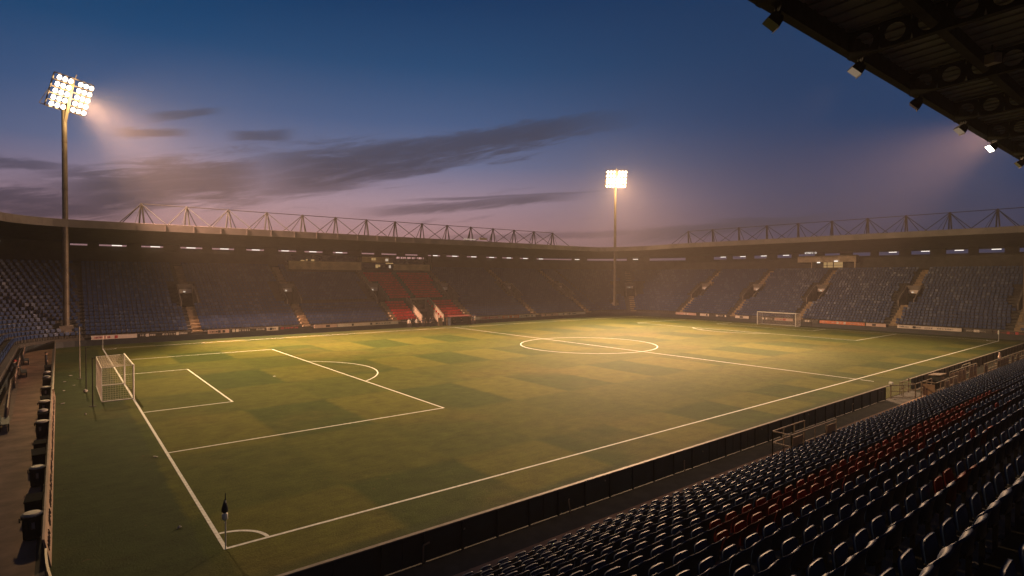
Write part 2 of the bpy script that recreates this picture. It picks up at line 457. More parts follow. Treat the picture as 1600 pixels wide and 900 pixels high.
# ------------------------------------------------------------------ near stand (terrace and overhead roof)
XA, XB = -9.3, 114.0
ns = empty('grandstand', (50,-8,0)); tag(ns, 'near grandstand under the viewer with dark roof jutting in at top right', 'grandstand')
m = MB()
for i in range(1, NROW+8):
    yb = Y0-RD*i+RD-.2; z1 = RH*i
    m.quad((XA,yb,z1-RH),(XB,yb,z1-RH),(XB,yb,z1),(XA,yb,z1)); m.quad((XA,yb-RD,z1),(XA,yb,z1),(XB,yb,z1),(XB,yb-RD,z1))
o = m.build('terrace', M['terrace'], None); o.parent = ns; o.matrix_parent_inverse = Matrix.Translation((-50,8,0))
def child(mb, name, mats, par, smooth=False):
    o = mb.build(name, mats, None, smooth); o.parent = par
    o.matrix_parent_inverse = par_inv(par); return o
def par_inv(par):
    mw = Matrix.Identity(4); p = par; chain = []
    while p: chain.append(p); p = p.parent
    for p in reversed(chain): mw = mw @ p.matrix_parent_inverse @ Matrix.LocRotScale(p.location, p.rotation_euler, p.scale)
    return mw.inverted()
YR, ZR = -13.4, 15.8
YB = -33.0
def rz_(y): return ZR+.55+ (YR-y)*.045
m = MB(); n = 200
# corrugated roof sheet
for k in range(int((XB+16)/.3)):
    x0 = -16+.3*k; zz = .05 if k % 2 else 0
    m.box(x0, x0+.3, YB, YR, rz_(YR)+zz+.3, rz_(YR)+zz+.34) if False else m.add([(x0,YR,rz_(YR)+zz),(x0+.3,YR,rz_(YR)+zz),(x0+.3,YB,rz_(YB)+zz),(x0,YB,rz_(YB)+zz),(x0,YR,rz_(YR)+zz+.06),(x0+.3,YR,rz_(YR)+zz+.06),(x0+.3,YB,rz_(YB)+zz+.06),(x0,YB,rz_(YB)+zz+.06)],((0,3,2,1),(4,5,6,7),(0,1,5,4),(1,2,6,5),(2,3,7,6),(3,0,4,7)))
nroof = child(m, 'roof', M['roof_under'], ns)
m = MB(); m.box(-16, XB, YR, YR+.25, ZR, ZR+.75); child(m, 'edge_beam', M['steel'], nroof)
# cellular beams with round openings
def cell_beam(x):
    m = MB(); y = YR-.02; hgt = .72; mod = .80; n = 16; tk = .012
    while y-mod > YB:
        yc = y-mod/2; zt = rz_(yc)-.06; zb = zt-hgt; zc = (zt+zb)/2; r = .26
        for s in (-1, 1):
            vs = []
            for k in range(n):
                t = 2*math.pi*k/n; c, sn = math.cos(t), math.sin(t)
                q = 1/max(abs(c)/(mod/2), abs(sn)/(hgt/2))
                vs.append((x+s*tk, yc+r*c, zc+r*sn))
                vs.append((x+s*tk, yc+q*c, zc+q*sn))
            m.add(vs, [(2*k, 2*k+1, (2*k+3) % (2*n), (2*k+2) % (2*n)) for k in range(n)])
        y -= mod
    for dz in (-.075, -.06-hgt-.02):
        m.add([(x-.11,YR-.02,rz_(YR)+dz-.02),(x+.11,YR-.02,rz_(YR)+dz-.02),(x+.11,y,rz_(y)+dz-.02),(x-.11,y,rz_(y)+dz-.02),(x-.11,YR-.02,rz_(YR)+dz),(x+.11,YR-.02,rz_(YR)+dz),(x+.11,y,rz_(y)+dz),(x-.11,y,rz_(y)+dz)],((0,3,2,1),(4,5,6,7),(0,1,5,4),(1,2,6,5),(2,3,7,6),(3,0,4,7)))
    return m
for k in range(-2, 20):
    child(cell_beam(8.9+5.3*k), 'cellular_beam', M['steel'], nroof)
for j, y in enumerate((-15.4,-17.6,-19.8,-22.0,-24.2,-26.4,-28.6)):
    m = MB(); big = j % 2 == 0
    m.box(-16, XB, y-.13 if big else y-.06, y+.13 if big else y+.06, rz_(y)-(.42 if big else .2), rz_(y)-.012); child(m, 'purlin', M['steel'], nroof)
m = MB()
for k in range(0, 12):
    m.box(3+9.2*k, 4.2+9.2*k, -16.55, -16.45, rz_(-16.5)-.34, rz_(-16.5)-.26)
# floodlights hung from the roof edge
def roof_lamp(x, lit, label, tilt=.75, pan=0.0, dim=False):
    t = empty('roof_floodlight', (x, YR-.1, ZR+.12), pan); t.scale = (.8,.8,.8); tag(t, label, 'floodlight', 'floodlights under the near roof edge')
    m = MB(); m.bar((-.18,0,0),(-.18,0,-.34), .06); m.bar((.18,0,0),(.18,0,-.34), .06); m.bar((-.24,0,-.34),(.24,0,-.34), .07)
    m.bar((-.26,0,-.3),(-.26,.12,-.62), .035, .06); m.bar((.26,0,-.3),(.26,.12,-.62), .035, .06); m.bar((0,-.1,0),(0,0,-.34), .09)
    m.build('bracket', M['steel'], t)
    c = V((0,.14,-.64)); n = V((0, math.cos(tilt), -math.sin(tilt))); s = V((1,0,0)); u = n.cross(s)
    m = MB()
    for (d0, w0, h0, d1, w1, h1) in ((-.22,.16,.15,-.02,.22,.21),(-.02,.22,.21,.14,.235,.22)):
        vs = [c+n*d+s*(a*w)+u*(b*h) for d, w, h in ((d0,w0,h0),(d1,w1,h1)) for a, b in ((-1,-1),(1,-1),(1,1),(-1,1))]
        m.add(vs, ((0,1,5,4),(1,2,6,5),(2,3,7,6),(3,0,4,7),(3,2,1,0),(4,5,6,7)))
    m.obox(c-n*.26, s*.07, u*.05, n*.06)
    h = m.build('housing', M['steel'], t)
    m = MB(); m.obox(c+n*.148, s*.225, u*.205, n*.006); m.build('lens', M['lamp_on'] if lit else (M['lens_catchlight'] if dim else M['glass']), h)
    m = MB(); m.obox(c+n*.17+u*.225, s*.24, u*.008, n*.03); m.build('visor', M['galv'], h)
    return t
LX = [9.75, 14.9, 20.3, 25.9, 31.1, 37.2, 42.6, 47.9]
for k, x in enumerate(LX):
    lit = k == 4  # bright lens only; the hazy beam comes from the third tower
    roof_lamp(x, lit, 'lit floodlight with bright lens at the near roof edge' if lit else '%s floodlight hanging from the near roof edge, %s from the left' % ('warm-faced' if k in (1,3) else 'unlit dark', ordinal(k+1)), random.uniform(.55,.95), (.9,.75,.3,.8,.7,.5,.4,.3)[k], k in (1,3))
for x, y, rz, lb in ((34.5,-15.0,.2,'lit strip light under the near roof behind the shining floodlight'),):
    t = empty('strip_light', (x,y,rz_(y)-.62), rz); tag(t, lb, 'light')
    m = MB(); m.box(-.75,.75,-.07,.07,0,.09); m.build('casing', M['galv'], t)
    m = MB(); m.box(-.7,.7,-.045,.045,-.05,-.003); m.build('tube', M['strip'], t)
for k, (x, y) in enumerate(((20.6,-16.6),(23.0,-16.7),(18.5,-15.9))):
    t = empty('loudspeaker', (x,y,rz_(y)-.75), .6*k); tag(t, 'small loudspeaker hung under the dark near roof, %s from the left' % ordinal((2,3,1)[k]), 'speaker', 'small fittings under the near roof')
    m = MB(); m.add([(-.2,-.12,0),(.2,-.12,0),(.14,.14,0),(-.14,.14,0),(-.2,-.12,.3),(.2,-.12,.3),(.14,.14,.3),(-.14,.14,.3)],((3,2,1,0),(4,5,6,7),(0,1,5,4),(1,2,6,5),(2,3,7,6),(3,0,4,7))); m.build('cabinet', M['galv'], t)
    m = MB(); m.bar((0,0,.3),(0,0,.6), .04); m.build('bracket', M['steel'], t)

# ------------------------------------------------------------------ perimeter wall on the near touchline
w = empty('perimeter_wall', (50,-4.85,0)); tag(w, 'long dark panelled perimeter wall with pale coping along the near touchline', 'wall')
m = MB(); x = -4.0; gx0, gx1 = 44.9, 48.6
while x < XR+4:
    x1 = x+1.45
    if not (x1 > gx0 and x < gx1):
        d = random.uniform(-.012,.012)
        m.box(x+.012, x1-.012, -4.86+d, -4.80+d, .03, .96)
        m.box(x1-.03, x1+.03, -4.93, -4.865+d, .0, .94)
        if random.random() < .3: m.box(x+.7, x+.715, -4.885+d, -4.863+d, .1, .9)
    x = x1
child(m, 'panels', M['darkwall'], w)
m = MB(); m.box(-4.0, gx0, -4.90, -4.76, .965, 1.0); m.box(gx1, XR+4, -4.90, -4.76, .965, 1.0); child(m, 'coping', M['coping'], w)
m = MB()
for k in range(9):
    x = 1+k*6.1+random.uniform(-1,1); zz = random.uniform(.45,.8)
    m.box(x, x+.07, -4.93, -4.9, zz, zz+.05)
child(m, 'fixings', M['coping'], w)
# gate in the wall
t = empty('gate', (46.5,-4.9,0)); tag(t, 'open metal gate with pale capped post in the near perimeter wall', 'gate')
m = MB(); m.bar((44.8,-4.95,0),(44.8,-4.95,1.1), .07); m.bar((48.7,-4.95,0),(48.7,-4.95,1.15), .07); child(m, 'post', M['rail'], t)
m = MB(); m.box(44.68,44.92,-5.06,-4.84,1.1,1.24); child(m, 'cap', M['white'], t)
m = MB(); m.bar((44.85,-5.0,1.0),(46.6,-6.0,1.0), .05); m.bar((44.85,-5.0,.08),(46.6,-6.0,.08), .05); m.bar((46.6,-6.0,.04),(46.6,-6.0,1.04), .05); m.bar((45.7,-5.5,.08),(45.7,-5.5,1.0), .04)
m.bar((44.85,-5.0,.54),(46.6,-6.0,.54), .035); child(m, 'leaf', [M['rail'], M['darkwall']], t)
m = MB(); m.bar((46.9,-4.9,.98),(48.66,-4.9,.98), .05); m.bar((46.9,-4.9,.5),(48.66,-4.9,.5), .04); m.bar((46.9,-4.9,0),(46.9,-4.9,1.0), .05); child(m, 'rail', M['rail'], t)
# stakes and small things leaning on the wall
for k, (x, y, h, lean, lb) in enumerate(((4.55,-5.05,.62,.06,'bent wooden stake leaning on the near wall, nearest the bottom edge'),(11.0,-5.02,.5,-.05,'short pale stake by the near wall, second from the left'),(18.4,-5.02,.5,.03,'short pale stake by the near wall, third from the left'),(37.5,-5.05,.55,.02,'short stake by the near wall just left of the gate'))):
    t = empty('stake', (x,y,.004)); tag(t, lb, 'stake', 'stakes by the near wall')
    m = MB(); m.bar((0,0,0),(lean,.05,h), .045, .03); m.build('shaft', M['rail'], t)
    m = MB(); m.bar((lean,.05,h),(lean+(.22 if k in (0,3) else .06),.06,h+.03), .04); m.build('cross_piece', M['rail'], t)

def railing(name, pts, h, label, panel=None, posts=1.2, group=None, rails=(1.0,.55)):
    t = empty(name, pts[0]); tag(t, label, 'railing', group)
    m = MB(); PNL = []
    for a, b in zip(pts, pts[1:]):
        a, b = V(a), V(b); d = b-a; n = max(1, round(d.length/posts))
        for r in rails: m.bar(a+V((0,0,h*r)), b+V((0,0,h*r)), .05)
        for k in range(n+1):
            p = a+d*k/n; m.bar(p, p+V((0,0,h)), .05)
        if panel:
            for k in range(n):
                if random.random() < panel and True:
                    p0 = a+d*(k+.08)/n; p1 = a+d*(k+.92)/n
                    pn = MB(); pn.bar((p0+p1)/2-(p1-p0)/2+V((0,0,h*.52)), p1+V((0,0,h*.52)), .03, h*.72); PNL.append(pn)
    child(m, 'frame', M['rail'], t)
    for pn in PNL: child(pn, 'panel', M['wood'], t)
    return t
railing('railing', [(29.2,-7.3,0),(24.0,-7.3,0),(24.0,-6.35,0),(27.5,-6.35,0)], 1.28, 'brown railing enclosure rising in front of the middle of the near stand', .35)
railing('railing', [(47.0,-6.3,0),(47.0,-7.2,0),(52.5,-7.2,0)], 1.25, 'railing with brown panels just right of the gate', .8)
railing('railing', [(53.2,-6.5,0),(61.5,-6.5,0)], 1.35, 'longer railing with pale top rail and panels past the gate', .85)
railing('railing', [(62.2,-6.9,0),(80,-6.9,0)], 1.25, 'far railing along the walkway at the right edge', .55)
railing('railing', [(46.7,-5.1,0),(46.7,-6.0,0),(50.5,-6.0,0)], 1.05, 'low tubular railing beside the open gate', None)
# box hutch and hurdle further along the walkway
t = empty('ticket_hutch', (53,-5.7,0)); tag(t, 'small dark hutch with pale lid on the walkway beyond the gate', 'hutch')
m = MB(); m.box(-.7,.7,-.35,.35,0,1.0); m.box(-.5,.5,-.36,-.34,.3,.8); m.build('body', M['darkwall'], t)
m = MB(); m.add([(-.8,-.45,1.12),(.8,-.45,1.12),(.8,.45,1.02),(-.8,.45,1.02),(-.8,-.45,1.17),(.8,-.45,1.17),(.8,.45,1.07),(-.8,.45,1.07)],((3,2,1,0),(4,5,6,7),(0,1,5,4),(1,2,6,5),(2,3,7,6),(3,0,4,7))); m.build('lid', M['rail'], t)
t = empty('hurdle', (62.5,-5.5,0)); tag(t, 'pale metal hurdle standing on the walkway by the near wall', 'hurdle')
m = MB()
for s in (-1, 1): m.bar((s*1.3,-.25,0),(s*1.3,0,1.05), .05); m.bar((s*1.3,.25,0),(s*1.3,0,1.05), .05)
m.bar((-1.3,0,1.05),(1.3,0,1.05), .05); m.build('frame', M['galv'], t)
t = empty('traffic_cone', (74,-5.75,.004)); tag(t, 'tall pinkish traffic cone on the walkway at the right edge', 'cone')
m = MB(); m.lathe((0,0,0), [(.3,.04),(.22,.06),(.05,1.25),(.03,1.27)], 14); m.build('cone_body', M['board_pink'], t, True)
m = MB(); m.box(-.36,.36,-.36,.36,0,.04); m.build('base', M['orange'], t)

# ------------------------------------------------------------------ stands round the rest of the pitch
NR, D0, DD, Z0, DZ = 22, .4, .8, 1.05, .455
OFF_B = D0+DD*NR; ZB = Z0+DZ*NR
def far_pt(s):   return V((s, YF, 0)), V((0, 1, 0)), 0.0
CRx, CRy, CRr = 97.2, 61.2, 10.0
def right_pt(s):                      # s < 0 runs round the corner, s >= 0 down the straight
    A = CRr*math.pi/2
    if s < 0:
        a = math.pi/2*(-s/A); return V((CRx+CRr*math.cos(a), CRy+CRr*math.sin(a), 0)), V((math.cos(a), math.sin(a), 0)), .75*(1+s/A)
    return V((XR, CRy-s, 0)), V((1, 0, 0)), .75
CLx, CLy, CLr = -1.5, 65.2, 6.0
def left_pt(s):
    A = CLr*math.pi/2
    if s > 0:
        a = math.pi-math.pi/2*(s/A); return V((CLx+CLr*math.cos(a), CLy+CLr*math.sin(a), 0)), V((math.cos(a), math.sin(a), 0)), 0.
    return V((XL, CLy+s, 0)), V((-1, 0, 0)), 0.
AR = CRr*math.pi/2; AL = CLr*math.pi/2
stands = {}
def steps(a, b, fn, fine):
    """parameter values from a to b, dense where the path bends"""
    if not fine: return [a, b]
    n = max(1, int(abs(b-a)/1.2)); return [a+(b-a)*k/n for k in range(n+1)]
def sweep(m, fn, ss, prof, mi=0, flip=False):
    P = []
    for s in ss:
        p, n, h = fn(s); P.append([(p.x+n.x*o, p.y+n.y*o, z) for o, z in prof])
    for a, b in zip(P, P[1:]):
        for j in range(len(prof)-1):
            q = (a[j], b[j], b[j+1], a[j+1]); m.quad(*(q[::-1] if flip else q), mi)
def roofprof(h):
    return None
VC = [8, 9, 10, 11, 12]                   # rows cut away for the stair openings
def make_stand(name, label, fn, s0, s1, curved, aisles, extra_cut=None, cat='grandstand', phase=0.0):
    p0, n0, _ = fn((s0+s1)/2)
    st = empty(name, (p0.x, p0.y, 0)); tag(st, label, cat)
    cuts = []
    m = MB()
    # split the length at every opening
    edges = sorted({s0, s1, 0.0} | {a+d for a in aisles for d in (-1.1, 1.1)} | ({extra_cut[0], extra_cut[1]} if extra_cut else set()))
    edges = [q for q in edges if s0 <= q <= s1]
    for a, b in zip(edges, edges[1:]):
        mid = (a+b)/2
        bend = curved(mid)
        for i in range(NR):
            if any(abs(mid-q) < 1.1 for q in aisles) and i in VC: continue
            if extra_cut and extra_cut[0] < mid < extra_cut[1] and i < 7: continue
            o = D0+DD*i; z = Z0+DZ*i
            sweep(m, fn, steps(a, b, fn, bend), [(o, z-DZ if i else 0), (o, z), (o+DD, z)])
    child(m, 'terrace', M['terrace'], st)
    ss = steps(s0, s1, fn, True)
    m = MB(); sweep(m, fn, ss, [(0.0,0),(0.0,.74),(.12,.74),(.12,0)]); child(m, 'front_wall', M['darkwall'], st)
    # back wall up to the slit below the roof
    m = MB(); sweep(m, fn, ss, [(OFF_B,ZB-.02),(OFF_B+2.2,ZB),(OFF_B+2.6,13.2),(OFF_B+2.62,13.90),(OFF_B+2.8,13.90),(OFF_B+2.85,0)])
    per = 5.42; k = math.floor((s0-phase)/per)
    while phase+per*k < s1:
        c = phase+per*(k+.5)              # the pier between two openings
        if s0+.7 < c < s1-.7:
            w_ = .75+.25*((k*7) % 3)
            sweep(m, fn, [c-w_, c, c+w_], [(OFF_B+2.5,13.55),(OFF_B+2.5,14.95),(OFF_B+2.8,15.0),(OFF_B+2.8,13.7)])
        k += 1
    child(m, 'back_wall', M['backwall'], st)
    # roof: soffit, top and pale front fascia
    rf = MB(); fa = MB()
    Pp = []
    for s in ss:
        p, n, h = fn(s); hb = h*.6
        Pp.append([(p.x+n.x*o, p.y+n.y*o, z) for o, z in ((2.5,15.5+h),(2.5,16.38+h),(OFF_B+6,14.9+hb),(OFF_B+6,14.3+hb),(2.5,15.5+h))])
    for a, b in zip(Pp, Pp[1:]):
        for j in range(4): rf.quad(a[j], b[j], b[j+1], a[j+1])
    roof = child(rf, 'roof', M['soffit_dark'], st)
    Pp = []
    for s in ss:
        p, n, h = fn(s)
        Pp.append([(p.x+n.x*o, p.y+n.y*o, z) for o, z in ((2.3,15.42+h),(2.3,16.42+h),(2.48,16.45+h),(2.48,15.42+h),(2.3,15.42+h))])
    for a, b in zip(Pp, Pp[1:]):
        for j in range(4): fa.quad(a[j], b[j], b[j+1], a[j+1])
    q_ = s0+2.0
    while q_ < s1-1:
        p, n, h = fn(q_); fa.obox(p+n*2.28+V((0,0,15.92+h)), V((-n.y,n.x,0))*.045, n*.03, V((0,0,.49))); q_ += 3.6
    child(fa, 'fascia', M['fascia'], roof)
    m = MB()
    for sgn, rr in ((1, 0),):
        pass
    # stair aisles, interrupted by the openings
    for a in aisles:
        p, n, h = fn(a); tdir = V((-n.y, n.x, 0))
        m = MB()
        for i in range(NR):
            if i == VC[0] and m.v: child(m, 'stair_aisle', M['stairs'], st); m = MB()
            if i in VC: continue
            if extra_cut and extra_cut[0]-.3 < a < extra_cut[1]+.3 and i < 7: continue
            o = D0+DD*i; z = Z0+DZ*i
            m.obox(p+n*(o+.2)+V((0,0,z+.11)), tdir*.62, n*.2, V((0,0,.107)))
            m.obox(p+n*(o+.6)+V((0,0,z+.0)), tdir*.62, n*.195, V((0,0,.012)))
            if i and i-1 not in VC: m.obox(p+n*(o-.01)+V((0,0,z-DZ/2)), tdir*.62, n*.015, V((0,0,DZ/2-.014)))
        child(m, 'stair_aisle', M['stairs'], st)
        # vomitory
        o0 = D0+DD*VC[0]; o1 = D0+DD*(VC[-1]+1); zf = Z0+DZ*VC[0]-DZ; zt = Z0+DZ*(VC[-1]+1)
        m = MB()
        m.obox(p+n*((o0+o1)/2)+V((0,0,zf-.05)), tdir*1.1, n*(o1-o0)/2, V((0,0,.05)))
        for sg in (-1, 1):
            for q in (0,):
                c = p+tdir*sg*1.16
                vs = []
                for dt in (-.09, .09):
                    for o, z in ((o0-.25,zf-.4),(o1+.1,zf-.4),(o1+.1,zt+.9),(o0+.9,zf+1.75),(o0-.25,zf+1.0)):
                        vs.append(c+tdir*dt+n*o+V((0,0,z)))
                m.add(vs, ((4,3,2,1,0),(5,6,7,8,9),(0,1,6,5),(1,2,7,6),(2,3,8,7),(3,4,9,8),(4,0,5,9)))
        m.obox(p+n*(o1+.02)+V((0,0,zf+2.15+(zt+.9-zf-2.15)/2)), tdir*1.07, n*.09, V((0,0,(zt+.9-zf-2.15)/2)))
        vo = child(m, 'vomitory', M['concrete'], st)
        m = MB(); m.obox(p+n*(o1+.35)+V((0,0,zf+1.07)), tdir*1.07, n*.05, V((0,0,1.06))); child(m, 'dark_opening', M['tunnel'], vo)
        m = MB(); m.obox(p+n*(o1-.14)+V((0,0,zf+2.5)), tdir*.85, n*.05, V((0,0,.30))); sg_ = child(m, 'sign', M['board_white'], vo)
        m = MB(); m.obox(p+n*(o1-.2)+tdir*.15+V((0,0,zf+2.42)), tdir*.14, n*.02, V((0,0,.08))); child(m, 'sign_lamp', M['exit_lit'], sg_)
    stands[name+label] = st
    return st, roof
def masts(st_roof, fn, ss, label=None):
    for s in ss:
        p, n, h = fn(s); t = V((-n.y, n.x, 0)); b = 2.75
        zt = 19.45+h; base = 16.2+h
        top = p+n*5.4+V((0,0,zt))
        m = MB()
        m.tube(top-t*.06, p+n*5.1-t*.35+V((0,0,base)), .11, n=6); m.tube(top+t*.06, p+n*5.8+t*.25+V((0,0,base)), .11, n=6)
        m.lathe((top.x, top.y, top.z-.2), [(.12,0),(.16,.12),(.12,.3)], 8)
        o = child(m, 'mast', M['steel'], st_roof)
        m = MB()
        for off in (2.7, 11.0):
            for sg in (-1, 1):
                m.tube(top, p+n*off+t*sg*b+V((0,0,16.45+h-(off-2.5)*.06)), .062, n=5)
        m.tube(top, p+n*2.7+t*1.0+V((0,0,16.42+h)), .03, n=5)
        child(m, 'stay_rods', M['steel'], st_roof)
    m = MB()
    for a, b_ in zip(ss, ss[1:]):
        pa, na, ha = fn(a); pb, nb, hb = fn(b_)
        m.tube(pa+na*5.4+V((0,0,19.45+ha)), pb+nb*5.4+V((0,0,19.45+hb)), .06, n=6)
    child(m, 'tie_tube', M['steel'], st_roof)

FA = [-.2, 11.4, 27.0, 43.2, 59.1, 76.2, 92.4]
farst, far_roof = make_stand('grandstand', 'long grandstand on the far side with red seating block and roof masts', far_pt, -1.5, 97.2, lambda s: False, FA[1:], (48.0, 52.6), phase=-2.6)
RA = [-AR*.5, CRy-57.5, CRy-44.5, CRy-30.8, CRy-14.8, CRy+1.5]
rightst, right_roof = make_stand('grandstand', 'end grandstand on the right behind the distant goal', right_pt, -AR, 96, lambda s: s < .01, RA, phase=1.3)
leftst, left_roof = make_stand('grandstand', 'dark grandstand at the left edge behind the near goal', left_pt, -75, AL, lambda s: s > 0, [-30.0], phase=0)
masts(far_roof, far_pt, [-.6+5.72*k for k in range(1, 16)])
masts(right_roof, right_pt, [CRy-y for y in (58.9,52.5,46.1,39.8,33.3,26.9,20.7,14.6,8.3,2.1,-4.2,-10.4)])

# seats of those stands: tiny in the picture, one object
LO = MB()
for sg in (0,):
    vs = []
    for y_, in ((0,),):
        pass
def lo_seat():
    m = MB()
    xs = (-.24,-.12,.12,.24); ys = (.05,0,0,.05)
    for a in range(3):
        x0, x1 = xs[a], xs[a+1]; y0, y1 = ys[a], ys[a+1]
        f = [(x0,y0,.38),(x1,y1,.38),(x1,y1-.08,.80),(x0,y0-.08,.80)]
        g_ = [(x0,y0-.03,.38),(x1,y1-.03,.38),(x1,y1-.11,.78),(x0,y0-.11,.78)]
        m.add(f+g_, ((3,2,1,0),(4,5,6,7),(2,3,7,6)))
    m.box(-.2,.2,.10,.15,.42,.76)
    m.box(-.04,.04,-.02,.04,.0,.42, 1)
    return m
LO = lo_seat()
m = MB(); rnd = random.Random(5)
def add_rows(fn, s0, s1, aisles, redfn=None, skip=None, bend=lambda s: False):
    for i in range(NR):
        o = D0+DD*i+.22; z = Z0+DZ*i
        s = s0
        while s < s1:
            p, n, h = fn(s)
            step = .56
            if bend(s): step = .56*CRr/(CRr+o)
            s += step
            if any(abs(s-a) < (.85 if i not in range(7, 15) else 2.0 if i > 7 else 1.3) for a in aisles): continue
            if skip and skip(s, i): continue
            q = p+n*(o+.28)+V((0,0,z))
            if q.x < -30 or q.y < -14: continue
            if any((q.x-a)**2+(q.y-b)**2 < 1.5 for a, b in ((-3.5,73.6),(103.1,73.3),(110,-1.9))): continue
            ang = math.atan2(-n.y, -n.x)-math.pi/2
            Mx = Matrix.Translation(q) @ Matrix.Rotation(ang+rnd.uniform(-.05,.05), 4, 'Z') @ Matrix.Rotation(rnd.uniform(-.05,.05), 4, 'X')
            mi = 2 if (redfn and redfn(s, i)) else (1 if rnd.random() < .2 else 0)
            b = len(m.v); m.v.extend([tuple(Mx @ V(v)) for v in LO.v])
            for f, k in zip(LO.f, LO.m): m.f.append(tuple(b+c for c in f)); m.m.append(3 if k else mi)
add_rows(far_pt, -1.3, 97.0, FA[1:], lambda s, i: 44.0 < s < 58.6, lambda s, i: (47.6 < s < 53.0 and i < 8) or (i > 18 and 29 < s < 60) or (i == 7 and 27 < s < 60) or (i >= 8 and 50.0 < s < 50.95))
add_rows(right_pt, -AR+.3, 88, RA, bend=lambda s: s < 0)
add_rows(left_pt, -40, AL-.3, [-30.0], bend=lambda s: s > 0)
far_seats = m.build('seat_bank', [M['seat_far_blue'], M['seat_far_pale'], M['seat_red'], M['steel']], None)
tag(far_seats, 'banks of tiny blue and red seats filling the far and end stands', 'seats', kind='stuff')

# ------------------------------------------------------------------ lettering that cannot be read in the photograph: rows of strokes
SEG = [((0,1),(1,1)),((0,0),(0,1)),((1,0),(1,1)),((0,.5),(1,.5)),((0,0),(1,0)),((0,0),(1,1)),((.5,0),(.5,1))]
def scribble(m, o, u, w, h, rnd, nrm, mi=0):
    o, u, nrm = V(o), V(u), V(nrm); up = V((0,0,1)); x = 0
    while x < w-h*.5:
        cw = h*rnd.uniform(.4,.7)
        for a, b in rnd.sample(SEG, rnd.randint(2, 4)):
            m.bar(o+u*(x+a[0]*cw*.75)+up*(a[1]*h), o+u*(x+b[0]*cw*.75)+up*(b[1]*h), h*.18, .012, mi)
        x += cw
def words(par, o, u, w, h, rnd, nrm, mm, name):
    o, u = V(o), V(u); x = 0
    while x < w-h:
        ww = min(rnd.uniform(2, 5)*h, w-x); m = MB(); scribble(m, o+u*x, u, ww, h, rnd, nrm)
        if m.v: child(m, name, mm, par)
        x += ww+h*.5
def board(p, u, nrm, w, h, face, ink, dens, label, rnd, blocks=(), group='advertising boards along the stands'):
    """a board with its bottom left corner at p, running along u, facing nrm"""
    p, u, nrm = V(p), V(u), V(nrm)
    t = empty('advertising_board', p); tag(t, label, 'board', group)
    c = u*w/2+V((0,0,h/2))
    m = MB(); m.obox(c, u*w/2, nrm*.03, V((0,0,h/2))); m.build('panel', M[face], t)
    m = MB(); m.obox(u*w/2+V((0,0,h+.02)), u*w/2, nrm*.045, V((0,0,.02))); m.build('top_rail', M['coping'], t)
    if ink:
        m = MB(); x = .25
        while x < w-.6:
            ww = min(rnd.uniform(1.0, 3.2), w-x-.2)
            if rnd.random() < dens:
                m = MB(); scribble(m, u*x+nrm*.038+V((0,0,h*.28)), u, ww, h*.45, rnd, nrm)
                if m.v: m.build('lettering', M[ink], t)
            x += ww+rnd.uniform(.3, .9)
        for bx, bw in blocks:
            m = MB(); m.obox(u*(bx*w)+nrm*.036+V((0,0,h/2)), u*bw/2, nrm*.005, V((0,0,h*.36))); m.build('emblem', M[ink], t)
    return t
rnd = random.Random(3)
FB = [(-1.0,4.0,'board_white','ink_red',.7,'white and red board below the far stand, left of its first stairs'),
      (4.1,10.4,'board_dark','ink_white',.8,'dark board with small pale lettering left of the first stairs'),
      (12.6,15.4,'board_pink','ink',.8,'short pale board just right of the first stairs of the far stand'),
      (15.5,20.6,'board_dark','ink_white',.8,'dark board with pale lettering between the first two stairs'),
      (20.7,22.4,'board_white','ink',.9,'short white board midway between the first two stairs'),
      (22.5,26.0,'board_dark','ink_red',.6,'dark board with reddish lettering left of the second stairs'),
      (28.0,31.8,'board_pink','ink',.7,'rose board with dark lettering right of the second stairs'),
      (31.9,43.0,'board_white','ink',.55,'long white board left of the players tunnel'),
      (58.2,60.8,'board_white','ink',.6,'short white board right of the players tunnel dugout'),
      (60.9,66.4,'board_pink','ink_red',.8,'rose board with red lettering right of the red seats'),
      (66.5,70.8,'board_orange','ink_white',.7,'orange board beside the rose one under the far stand'),
      (70.9,75.4,'board_white','ink',.8,'white board left of the fifth stairs of the far stand'),
      (77.2,82.0,'board_pink','ink',.7,'rose board right of the fifth stairs of the far stand'),
      (82.1,90.6,'board_white','ink',.6,'white board near the far corner under the far stand')]
for a, b, f, i_, d, lb in FB:
    board((a, YF-.04, .76), (1,0,0), (0,-1,0), b-a, .52, f, i_, d, lb, rnd, [(rnd.uniform(.1,.9), .35) for _ in range(2)])
RBD = [(58.4,53.0,'board_pink','ink_white',.5,'dim rose board near the far corner under the end stand'),
       (52.0,49.8,'board_white','ink',.3,'short white board near the far corner under the end stand'),
       (48.5,45.2,'board_dark','ink_white',.6,'dark board left of the stairs left of the distant goal'),
       (43.6,40.6,'board_white','ink',.7,'white board just left of the distant goal'),
       (39.9,35.4,'board_dark','ink_white',.7,'dark board behind the left half of the distant goal'),
       (35.2,31.6,'board_pink','ink_red',.7,'rose board behind the right half of the distant goal'),
       (29.9,26.9,'board_dark','ink_white',.6,'dark board just right of the distant goal'),
       (26.6,19.0,'board_orange','ink_white',.75,'long bright orange board right of the distant goal'),
       (18.8,15.7,'board_pink','ink',.7,'rose board between orange board and stairs'),
       (14.0,5.2,'board_white','ink',.65,'long white board right of the last stairs under the end stand'),
       (4.9,1.5,'board_dark','ink_white',.5,'dark board between the long white board and the right corner flag'),
       (1.3,-3.6,'board_dark','ink_red',.8,'dark board with pinkish lettering at the right edge')]
for a, b, f, i_, d, lb in RBD:
    board((XR-.04, a, .76), (0,-1,0), (-1,0,0), a-b, .52, f, i_, d, lb, rnd, [(rnd.uniform(.1,.9), .35) for _ in range(2)])

